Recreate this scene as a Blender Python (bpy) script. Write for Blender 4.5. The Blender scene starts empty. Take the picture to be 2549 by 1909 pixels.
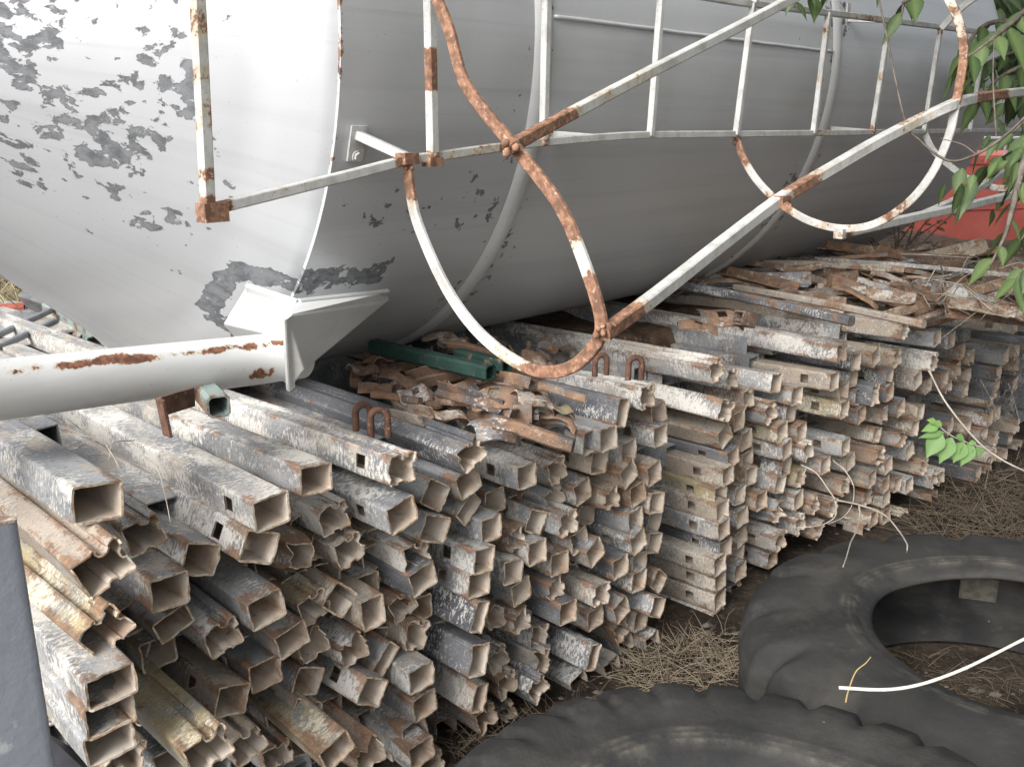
import bpy, bmesh, math, random
from mathutils import Vector, Matrix, noise
R = math.radians
random.seed(7)
sc = bpy.context.scene
col = sc.collection
PI = math.pi

# ------------------------------------------------------------------ camera
H = 1.6
PITCH = R(14.901)
FPX = 2362.2                       # focal length in pixels of the 2549 px wide photograph
cam_d = bpy.data.cameras.new('camera')
cam_d.sensor_width = 36.0
cam_d.lens = 36.0 * FPX / 2549.0
cam_d.clip_start = 0.05
cam_d.clip_end = 400
cam = bpy.data.objects.new('camera', cam_d)
cam.location = (0, 0, H)
cam.rotation_euler = (PI / 2 - PITCH, 0, 0)
col.objects.link(cam)
sc.camera = cam

# ------------------------------------------------------------------ world, sun
SUN = Vector((-0.46, -0.68, 0.62)).normalized()
w = bpy.data.worlds.new('World')
sc.world = w
w.use_nodes = True
nt = w.node_tree
bg = nt.nodes['Background']
sky = nt.nodes.new('ShaderNodeTexSky')
sky.sky_type = 'NISHITA'
sky.sun_disc = False
sky.sun_elevation = math.asin(SUN.z)
sky.sun_rotation = math.atan2(SUN.x, SUN.y)
sky.dust_density = 4.0
sky.air_density = 1.0
hs = nt.nodes.new('ShaderNodeHueSaturation')
hs.inputs['Saturation'].default_value = 0.22
nt.links.new(sky.outputs[0], hs.inputs['Color'])
nt.links.new(hs.outputs[0], bg.inputs[0])
bg.inputs[1].default_value = 0.15
sl = bpy.data.lights.new('sun', 'SUN')
sl.energy = 1.85
sl.angle = R(34)
sl.color = (1.0, 0.985, 0.965)
so = bpy.data.objects.new('sun', sl)
so.rotation_euler = SUN.to_track_quat('Z', 'Y').to_euler()
so.location = SUN * 20
col.objects.link(so)
sc.view_settings.view_transform = 'Standard'
sc.view_settings.look = 'None'
sc.view_settings.exposure = 0.67
sc.view_settings.gamma = 1.0

# ------------------------------------------------------------------ helpers
CP, SP = math.cos(PITCH), math.sin(PITCH)
CAM = Vector((0, 0, H))
def ray(px, py):                    # photograph pixel (2549 wide) -> direction with unit depth along the view axis
    x = (px - 1274.5) / FPX
    y = -(py - 954.5) / FPX
    return Vector((x, CP + y * SP, -SP + y * CP))
def at_depth(px, py, s): return CAM + ray(px, py) * s
def at_z(px, py, z):
    r = ray(px, py); return CAM + r * ((z - H) / r.z)
def at_plane(px, py, n, T):         # plane n.(P-CAM) = T
    r = ray(px, py); return CAM + r * (T / r.dot(n))
S2 = 2549.0 / 2212.0                # coordinates read on the 2212 px view

def tag(o, label=None, cat=None, group=None, kind=None):
    if label: o['label'] = label
    if cat: o['category'] = cat
    if group: o['group'] = group
    if kind: o['kind'] = kind
    return o
def empty(name, loc, label, cat, group=None):
    o = bpy.data.objects.new(name, None)
    o.empty_display_size = 0.1
    o.location = loc
    col.objects.link(o)
    return tag(o, label, cat, group)
def link(name, me, mats, parent=None):
    o = bpy.data.objects.new(name, me)
    if mats is not None:
        me.materials.clear()
        for m in (mats if isinstance(mats, (list, tuple)) else [mats]): me.materials.append(m)
    col.objects.link(o)
    if parent is not None:
        o.parent = parent
        base = Vector(parent.location)
        if parent.parent: base = base + Vector(parent.parent.location)
        me.transform(Matrix.Translation(-base))   # meshes are written in world coordinates
    return o
def own(name, me, mats, label, cat, group=None, kind=None):
    """a top-level mesh thing written in world coordinates: move its origin to the middle of its base"""
    xs = [v.co for v in me.vertices]
    c = Vector((sum(v.x for v in xs) / len(xs), sum(v.y for v in xs) / len(xs), min(v.z for v in xs)))
    me.transform(Matrix.Translation(-c))
    o = link(name, me, mats)
    o.location = c
    return tag(o, label, cat, group, kind)

class MB:
    def __init__(s): s.v = []; s.f = []; s.m = []; s.sm = []; s.att = {}
    def add(s, vs, fs, mi=0, smooth=False):
        b = len(s.v); s.v += [tuple(v) for v in vs]
        for f in fs: s.f.append([i + b for i in f]); s.m.append(mi); s.sm.append(smooth)
    def mesh(s, name, sharp=None):
        me = bpy.data.meshes.new(name)
        me.from_pydata(s.v, [], s.f)
        me.polygons.foreach_set('material_index', s.m)
        me.polygons.foreach_set('use_smooth', s.sm)
        if sharp: me.set_sharp_from_angle(angle=R(sharp))
        me.update()
        return me
    def box(s, c, ax, ay, az, mi=0):            # centre and three half vectors
        c, ax, ay, az = Vector(c), Vector(ax), Vector(ay), Vector(az)
        vs = [c + ax * i + ay * j + az * k for i in (-1, 1) for j in (-1, 1) for k in (-1, 1)]
        s.add(vs, [(0, 1, 3, 2), (4, 6, 7, 5), (0, 4, 5, 1), (2, 3, 7, 6), (0, 2, 6, 4), (1, 5, 7, 3)], mi)
    def sweep(s, pts, prof, up=None, mi=0, smooth=False, cap=True, radii=None):
        """sweep a closed 2d profile along points (square bars, rods, twigs)"""
        pts = [Vector(p) for p in pts]
        n = len(pts); m = len(prof)
        frames = []
        prev = None
        for i in range(n):
            t = (pts[min(i + 1, n - 1)] - pts[max(i - 1, 0)]).normalized()
            if prev is None:
                u = Vector(up) if up is not None else (Vector((0, 0, 1)) if abs(t.z) < .95 else Vector((1, 0, 0)))
            else: u = prev
            if up is not None: u = Vector(up)
            a = (u - t * u.dot(t)).normalized()
            b = t.cross(a)
            prev = a
            frames.append((a, b))
        vs = []
        for i in range(n):
            a, b = frames[i]; k = radii[i] if radii else 1.0
            for (x, y) in prof: vs.append(pts[i] + a * (x * k) + b * (y * k))
        fs = []
        for i in range(n - 1):
            for j in range(m):
                j2 = (j + 1) % m
                fs.append((i * m + j, i * m + j2, (i + 1) * m + j2, (i + 1) * m + j))
        if cap:
            fs.append(tuple(range(m - 1, -1, -1))); fs.append(tuple((n - 1) * m + j for j in range(m)))
        s.add(vs, fs, mi, smooth)
def circ(r, n=8): return [(r * math.cos(2 * PI * i / n), r * math.sin(2 * PI * i / n)) for i in range(n)]
def sq(a, b=None, c=0.12):          # square bar profile with small chamfers
    b = b or a; k = c * min(a, b)
    x, y = a / 2, b / 2
    return [(x - k, y), (-x + k, y), (-x, y - k), (-x, -y + k), (-x + k, -y), (x - k, -y), (x, -y + k), (x, y - k)]
def catmull(pts, sub=6):
    pts = [Vector(p) for p in pts]
    P = [pts[0] * 2 - pts[1]] + pts + [pts[-1] * 2 - pts[-2]]
    out = []
    for i in range(1, len(P) - 2):
        for k in range(sub):
            t = k / sub
            a, b, c, d = P[i - 1], P[i], P[i + 1], P[i + 2]
            out.append(0.5 * ((2 * b) + (c - a) * t + (2 * a - 5 * b + 4 * c - d) * t * t + (3 * b - a - 3 * c + d) * t ** 3))
    out.append(pts[-1])
    return out

# ------------------------------------------------------------------ material helpers
class NB:
    def __init__(s, name):
        s.mat = bpy.data.materials.new(name); s.mat.use_nodes = True
        s.t = s.mat.node_tree
        s.p = s.t.nodes['Principled BSDF']
    def n(s, typ, **kw):
        nd = s.t.nodes.new(typ)
        for k, v in kw.items(): setattr(nd, k, v)
        return nd
    def l(s, a, b): s.t.links.new(a, b)
    def val(s, x): return x
    def _in(s, nd, i, x):
        if hasattr(x, 'is_linked') or hasattr(x, 'links'): s.l(x, nd.inputs[i])
        else: nd.inputs[i].default_value = x
    def math(s, op, a, b=0.0, clamp=False):
        nd = s.n('ShaderNodeMath', operation=op, use_clamp=clamp); s._in(nd, 0, a); s._in(nd, 1, b); return nd.outputs[0]
    def mix(s, f, a, b):
        nd = s.n('ShaderNodeMix', data_type='RGBA')
        s._in(nd, 0, f)
        for i, x in ((6, a), (7, b)):
            if isinstance(x, tuple): nd.inputs[i].default_value = (x[0], x[1], x[2], 1)
            else: s.l(x, nd.inputs[i])
        return nd.outputs[2]
    def ramp(s, x, lo, hi, a=0.0, b=1.0, smooth=True):
        nd = s.n('ShaderNodeMapRange', interpolation_type='SMOOTHSTEP' if smooth else 'LINEAR')
        s._in(nd, 0, x); s._in(nd, 1, lo); s._in(nd, 2, hi); s._in(nd, 3, a); s._in(nd, 4, b)
        return nd.outputs[0]
    def noise(s, v, scale, detail=4, rough=.55, dist=0.0):
        nd = s.n('ShaderNodeTexNoise')
        nd.inputs['Scale'].default_value = scale; nd.inputs['Detail'].default_value = detail
        nd.inputs['Roughness'].default_value = rough; nd.inputs['Distortion'].default_value = dist
        if v is not None: s.l(v, nd.inputs['Vector'])
        return nd.outputs[0]
    def vscale(s, v, sx, sy, sz):
        nd = s.n('ShaderNodeVectorMath', operation='MULTIPLY'); s.l(v, nd.inputs[0]); nd.inputs[1].default_value = (sx, sy, sz); return nd.outputs[0]
    def vadd(s, v, x):
        nd = s.n('ShaderNodeVectorMath', operation='ADD'); s.l(v, nd.inputs[0])
        if isinstance(x, tuple): nd.inputs[1].default_value = x
        else: s.l(x, nd.inputs[1])
        return nd.outputs[0]
    def obj(s, rnd=True):
        tc = s.n('ShaderNodeTexCoord'); v = tc.outputs['Object']
        if rnd:
            oi = s.n('ShaderNodeObjectInfo')
            s.rand = oi.outputs['Random']
            cmb = s.n('ShaderNodeCombineXYZ')
            for i, k in enumerate((37.0, 91.0, 53.0)):
                s.l(s.math('MULTIPLY', s.rand, k), cmb.inputs[i])
            s.raw = v
            v = s.vadd(v, cmb.outputs[0])
        return v
    def attr(s, name):
        return s.n('ShaderNodeAttribute', attribute_name=name)
    def bump(s, h, strength=.3, dist=.01):
        nd = s.n('ShaderNodeBump'); nd.inputs['Strength'].default_value = strength; nd.inputs['Distance'].default_value = dist
        s.l(h, nd.inputs['Height']); s.l(nd.outputs[0], s.p.inputs['Normal'])
    def done(s, colr, rough=.7, metal=0.0, spec=None):
        if isinstance(colr, tuple): s.p.inputs['Base Color'].default_value = (*colr, 1)
        else: s.l(colr, s.p.inputs['Base Color'])
        s._in(s.p, 'Roughness', rough) if not hasattr(rough, 'links') else s.l(rough, s.p.inputs['Roughness'])
        if hasattr(metal, 'links'): s.l(metal, s.p.inputs['Metallic'])
        else: s.p.inputs['Metallic'].default_value = metal
        if spec is not None: s.p.inputs['Specular IOR Level'].default_value = spec
        return s.mat

RUST_D, RUST_M, RUST_O = (.135, .082, .055), (.255, .148, .090), (.37, .215, .105)
def rust_colour(b, v, k=1.0):
    a = b.noise(v, 22 * k, 5, .65)
    c = b.mix(b.ramp(a, .35, .6), RUST_D, RUST_M)
    return b.mix(b.ramp(b.noise(v, 60 * k, 4, .6), .55, .72), c, RUST_O)

def tube_material(name, base, base2, splat, splat_col, rust, dirt, dirt_col, yellow=0.0):
    b = NB(name)
    v = b.obj()
    lo = b.noise(b.vscale(v, 6, 3, 6), 1.0, 5, .6)
    c = b.mix(b.ramp(lo, .40, .62), base, base2)
    # scratches running along the bar
    c = b.mix(b.math('MULTIPLY', b.ramp(b.noise(b.vscale(v, 180, 9, 180), 1, 3, .6), .55, .75), .35), c, (.45, .46, .47))
    # dirt wash
    dn = b.noise(b.vscale(v, 10, 5, 10), 1.0, 6, .65)
    c = b.mix(b.math('MULTIPLY', b.ramp(dn, .66 - .30 * dirt, .76 - .30 * dirt), .80), c, dirt_col)
    if yellow:
        yn = b.noise(b.vscale(v, 13, 6, 13), 1.0, 5, .6)
        c = b.mix(b.ramp(yn, .64 - .2 * yellow, .82 - .2 * yellow), c, (.40, .325, .19))
    # cement splatter: drips run across the bar
    big = b.noise(b.vscale(v, 9, 4.5, 9), 1.0, 3, .5)
    s1 = b.noise(b.vscale(v, 66, 135, 66), 1.0, 7, .75)
    thr = b.math('SUBTRACT', 1.05 - .42 * splat, b.math('MULTIPLY', big, .80))
    thr = b.math('ADD', thr, b.math('MULTIPLY', b.math('SUBTRACT', b.rand, .5), .07))
    thr = b.math('ADD', thr, .12)
    s1m = b.ramp(b.math('SUBTRACT', s1, thr), -.015, .045)
    c = b.mix(s1m, c, splat_col)
    s2 = b.noise(v, 190, 3, .7)
    c = b.mix(b.math('MULTIPLY', b.ramp(s2, .66 - .08 * splat, .71 - .08 * splat), .9), c, splat_col)
    fl = b.noise(b.vscale(v, 42, 60, 42), 1.0, 6, .72)
    c = b.mix(b.math('MULTIPLY', b.ramp(fl, .565, .635), .50), c, (.13, .128, .13))
    c = b.mix(b.math('MULTIPLY', b.math('MULTIPLY', b.ramp(fl, .36, .41, 1, 0), b.ramp(big, .42, .58)), .75), c, splat_col)
    # dark pits in the splatter
    c = b.mix(b.math('MULTIPLY', b.ramp(b.noise(v, 150, 4, .7), .60, .66), .75), c, (.07, .06, .055))
    # rust: at the folds, at the end, in blotches
    e = b.attr('edge').outputs['Fac']
    sep = b.n('ShaderNodeSeparateXYZ'); b.l(b.raw, sep.inputs[0])
    endp = b.ramp(sep.outputs[1], .0, .10, 1, 0)
    rn = b.noise(b.vscale(v, 16, 9, 16), 1.0, 6, .68)
    rf = b.noise(b.vscale(v, 90, 130, 90), 1.0, 5, .7)
    rs = b.math('ADD', b.math('MULTIPLY', rn, .72), b.math('MULTIPLY', rf, .30))
    rs = b.math('ADD', rs, b.math('MULTIPLY', e, .13))
    rs = b.math('ADD', rs, b.math('MULTIPLY', endp, .11))
    rs = b.math('ADD', rs, b.math('MULTIPLY', b.math('SUBTRACT', b.rand, .5), .10))
    rm = b.math('MULTIPLY', b.ramp(rs, .765 - .19 * rust, .865 - .19 * rust), .88)
    c = b.mix(rm, c, rust_colour(b, v))
    # light flecks over everything
    c = b.mix(b.math('MULTIPLY', b.ramp(b.noise(v, 260, 2, .6), .68, .72), .8), c, (.66, .62, .55))
    hgt = b.math('ADD', b.math('MULTIPLY', s1m, .6), b.math('ADD', b.math('MULTIPLY', rn, .9), b.math('MULTIPLY', s2, .4)))
    b.bump(hgt, .55, .0025)
    rough = b.math('ADD', .52, b.math('MULTIPLY', b.math('MAXIMUM', rm, s1m), .35))
    return b.done(c, rough, 0.0, .4)

WHITE_S = (.585, .57, .535)
TM = {
 'g': tube_material('grey_steel_weathered', (.18, .186, .20), (.33, .337, .345), .50, WHITE_S, .50, .48, (.42, .37, .31)),
 'w': tube_material('cement_splashed_steel', (.20, .205, .213), (.35, .35, .35), .62, (.63, .605, .56), .62, .55, (.47, .41, .345)),
 'r': tube_material('rusted_steel', (.21, .17, .14), (.30, .26, .23), .50, (.56, .51, .45), .92, .6, (.33, .24, .17)),
 't': tube_material('tan_dusty_steel', (.25, .23, .205), (.37, .345, .31), .50, (.59, .545, .48), .68, .85, (.42, .345, .27)),
 'y': tube_material('yellow_stained_steel', (.19, .19, .185), (.31, .31, .29), .50, (.62, .57, .46), .68, .5, (.43, .36, .23), 1.0),
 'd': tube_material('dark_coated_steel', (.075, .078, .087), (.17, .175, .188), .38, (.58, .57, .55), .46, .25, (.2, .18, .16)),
}
TM['s'] = tube_material('scrap_rust', (.085, .072, .065), (.19, .165, .145), .36, (.52, .46, .39), .88, .35, (.30, .22, .155))
def mat_inner():
    b = NB('tube_inside')
    v = b.obj()
    n1 = b.noise(b.vscale(v, 18, 7, 18), 1, 5, .6)
    c = b.mix(b.ramp(n1, .35, .65), (.54, .44, .35), (.64, .575, .50))
    c = b.mix(b.math('MULTIPLY', b.ramp(b.math('ADD', b.noise(b.vscale(v, 22, 8, 22), 1, 5, .65), b.math('MULTIPLY', b.math('SUBTRACT', b.rand, .5), .35)), .57, .76), .65), c, (.36, .215, .13))
    c = b.mix(b.math('MULTIPLY', b.ramp(b.noise(v, 60, 4, .6), .63, .70), .6), c, (.15, .12, .10))
    c = b.mix(b.math('MULTIPLY', b.ramp(b.noise(v, 150, 3, .6), .66, .71), .8), c, (.6, .55, .48))
    b.bump(b.noise(v, 90, 4, .6), .4, .002)
    return b.done(c, .85, 0, .25)
def mat_rim():
    b = NB('tube_edge')
    v = b.obj()
    n1 = b.noise(v, 70, 4, .6)
    c = b.mix(b.ramp(n1, .40, .62), (.66, .57, .45), (.38, .23, .12))
    c = b.mix(b.ramp(b.noise(v, 45, 3, .6), .55, .65), c, (.66, .60, .50))
    b.bump(n1, .5, .003)
    return b.done(c, .85, 0, .3)
INNER, RIM = mat_inner(), mat_rim()

# ------------------------------------------------------------------ square tubes
TV = Vector((-.69711, .71691, -.00885)).normalized()      # tubes run this way, away from us
def section(kind):
    """closed outline (x, z, edge) of half size .5, counter clockwise"""
    r = .09
    out = []
    def side(a, b, k):                       # straight run sampled between two corners
        for i in range(k + 1):
            t = i / k; out.append((a[0] + (b[0] - a[0]) * t, a[1] + (b[1] - a[1]) * t, 1.0 if i in (0, k) else (.35 if i in (1, k - 1) else 0.0)))
    def corner(cx, cz, a0):
        for a in (22, 45, 68): out.append((cx + r * math.cos(R(a0 + a)), cz + r * math.sin(R(a0 + a)), 1.0))
    h, q = .5, .5 - r
    if kind in ('S', 'C'):
        side((h, -q), (h, q), 5); corner(q, q, 0)
        side((q, h), (-q, h), 5); corner(-q, q, 90)
        side((-h, q), (-h, -q), 5); corner(-q, -q, 180)
        side((-q, -h), (q, -h), 5); corner(q, -q, 270)
    else:
        out += [(h, -q, 1), (h, -.2, 0), (h, -.08, .6), (.43, -.05, .8), (.40, .03, .5), (.40, .10, .5), (.45, .15, .8), (h, .17, .6), (h, .3, 0), (h, q, 1)]
        corner(q, q, 0)
        out += [(q, h, 1), (.30, .49, .2), (.24, .46, .8), (.235, .38, .6), (.17, .335, .5), (.09, .34, .5), (.03, .37, .6), (.005, .44, .8), (.03, .505, .9), (-.02, .53, 1), (-.09, .505, .6), (-.25, .5, 0), (-q, h, 1)]
        corner(-q, q, 90)
        side((-h, q), (-h, -q), 5); corner(-q, -q, 180)
        out += [(-q, -h, 1), (-.2, -h, 0), (-.1, -h, .6), (-.07, -.42, .8), (.0, -.38, .5), (.09, -.42, .8), (.12, -h, .6), (.25, -h, 0), (q, -h, 1)]
        corner(q, -q, 270)
    return out
TUBE_CACHE = {}
def tube_mesh(kind, w_, h_, slot, variant, length=3.0):
    key = (kind, w_, h_, slot, variant, length)
    if key in TUBE_CACHE: return TUBE_CACHE[key]
    rnd = random.Random(f'{kind} {w_:.2f} {h_:.2f} {slot} {variant}')
    sec = section(kind)
    n = len(sec)
    sx, sz = .067 * w_, .067 * h_
    th = .0042 if kind == 'S' else .0034
    amp = {'S': .0024, 'N': .0034, 'C': .016}[kind]
    jag = {'S': .0035, 'N': .009, 'C': .018}[kind]
    off = Vector((rnd.uniform(-50, 50), rnd.uniform(-50, 50), rnd.uniform(-50, 50)))
    # inward normals of the outline
    P = [Vector((x * sx, z * sz)) for x, z, e in sec]
    nrm = []
    for i in range(n):
        t = (P[(i + 1) % n] - P[i - 1]).normalized(); nrm.append(Vector((-t.y, t.x)))
    ys = [0, .004, .012, .025, .04, .06, .085, .118, .16, .22, .32, .5, .8, 1.3, 2.0, length]
    yi = [0, .012, .04, .085, .118, .2, .4, .9]
    dent = [(rnd.uniform(.25, 2.6), rnd.uniform(0, 2 * PI), rnd.uniform(.0, .006)) for _ in range(4)]
    def place(i, y, inward):
        p = P[i] + nrm[i] * inward
        a = math.atan2(P[i].y, P[i].x)
        fall = math.exp(-max(0, y) / .035)
        d = noise.noise(Vector((math.cos(a) * 1.6, math.sin(a) * 1.6, y * 14)) + off) * amp * (fall + (.12 if kind != 'S' else .05))
        d2 = noise.noise(Vector((math.cos(a) * 3.1, math.sin(a) * 3.1, y * 22)) + off * 1.7) * amp * .55 * fall
        if kind == 'C': d -= .006 * fall
        for (yy, aa, am) in dent:
            d -= am * math.exp(-((y - yy) / .12) ** 2) * max(0, math.cos(a - aa)) ** 2
        dirv = P[i].normalized()
        p = p + dirv * (d + d2)
        j = (noise.noise(Vector((math.cos(a) * 2.3, math.sin(a) * 2.3, 3.3)) + off) * jag + noise.noise(Vector((math.cos(a) * 7, math.sin(a) * 7, 9.1)) + off) * jag * .6) * math.exp(-y / .02)
        bow = (y / 3.0) ** 2 * 0
        return Vector((p.x, y + j, p.y + bow))
    v = []; e = []
    for y in ys:
        for i in range(n): v.append(place(i, y, 0)); e.append(sec[i][2])
    no = len(v)
    for y in yi:
        for i in range(n): v.append(place(i, y + .0005, th)); e.append(sec[i][2])
    f = []; mi = []
    left = set(i for i in range(n) if sec[i][0] <= -.499 and sec[(i + 1) % n][0] <= -.499 and abs(sec[i][1] + sec[(i + 1) % n][1]) / 2 < .30)
    for k in range(len(ys) - 1):
        for i in range(n):
            if slot and k == 6 and i in left: continue
            i2 = (i + 1) % n
            f.append((k * n + i, k * n + i2, (k + 1) * n + i2, (k + 1) * n + i)); mi.append(0)
    for k in range(len(yi) - 1):
        for i in range(n):
            if slot and k == 3 and i in left: continue
            i2 = (i + 1) % n
            f.append((no + k * n + i, no + (k + 1) * n + i, no + (k + 1) * n + i2, no + k * n + i2)); mi.append(1)
    for i in range(n):
        i2 = (i + 1) % n
        f.append((i, no + i, no + i2, i2)); mi.append(2)
    f.append(tuple(no + (len(yi) - 1) * n + i for i in range(n))); mi.append(1)
    me = bpy.data.meshes.new('square_tube')
    me.from_pydata([tuple(x) for x in v], [], f)
    me.polygons.foreach_set('material_index', mi)
    me.polygons.foreach_set('use_smooth', [True] * len(f))
    at = me.attributes.new('edge', 'FLOAT', 'POINT'); at.data.foreach_set('value', e)
    me.set_sharp_from_angle(angle=R(38))
    me.update()
    for m in (TM['g'], INNER, RIM): me.materials.append(m)
    TUBE_CACHE[key] = me
    return me

def tube_object(me, origin, axis, roll, colour, name='square_tube'):
    o = bpy.data.objects.new(name, me)
    y = axis.normalized()
    x0 = y.cross(Vector((0, 0, 1))).normalized(); z0 = x0.cross(y)
    c, s = math.cos(roll), math.sin(roll)
    x = x0 * c + z0 * s; z = z0 * c - x0 * s
    M = Matrix((x, y, z)).transposed().to_4x4(); M.translation = origin
    o.matrix_world = M
    col.objects.link(o)
    o.material_slots[0].link = 'OBJECT'
    o.material_slots[0].material = TM[colour]
    return o

# region origin and zoom of the close views the tube ends were read from
REG = {'A': (0, 1140, 4.418), 'B': (0, 1534, 4.418), 'c': (500, 1140, 4.418), 'D': (500, 1534, 4.418), 'E': (900, 1000, 4.418),
       'F': (900, 1350, 4.418), 'G': (1300, 950, 5.5225), 'H': (1300, 1250, 5.5225), 'I': (1580, 880, 5.5225), 'J': (1580, 1150, 5.5225),
       'K': (1950, 780, 5.5225), 'L': (1950, 1050, 5.5225), 'M': (2249, 780, 7.363), 'N': (2249, 1005, 7.363), 'P': (850, 1270, 2.593), 'Q': (1700, 1270, 2.593)}
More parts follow.
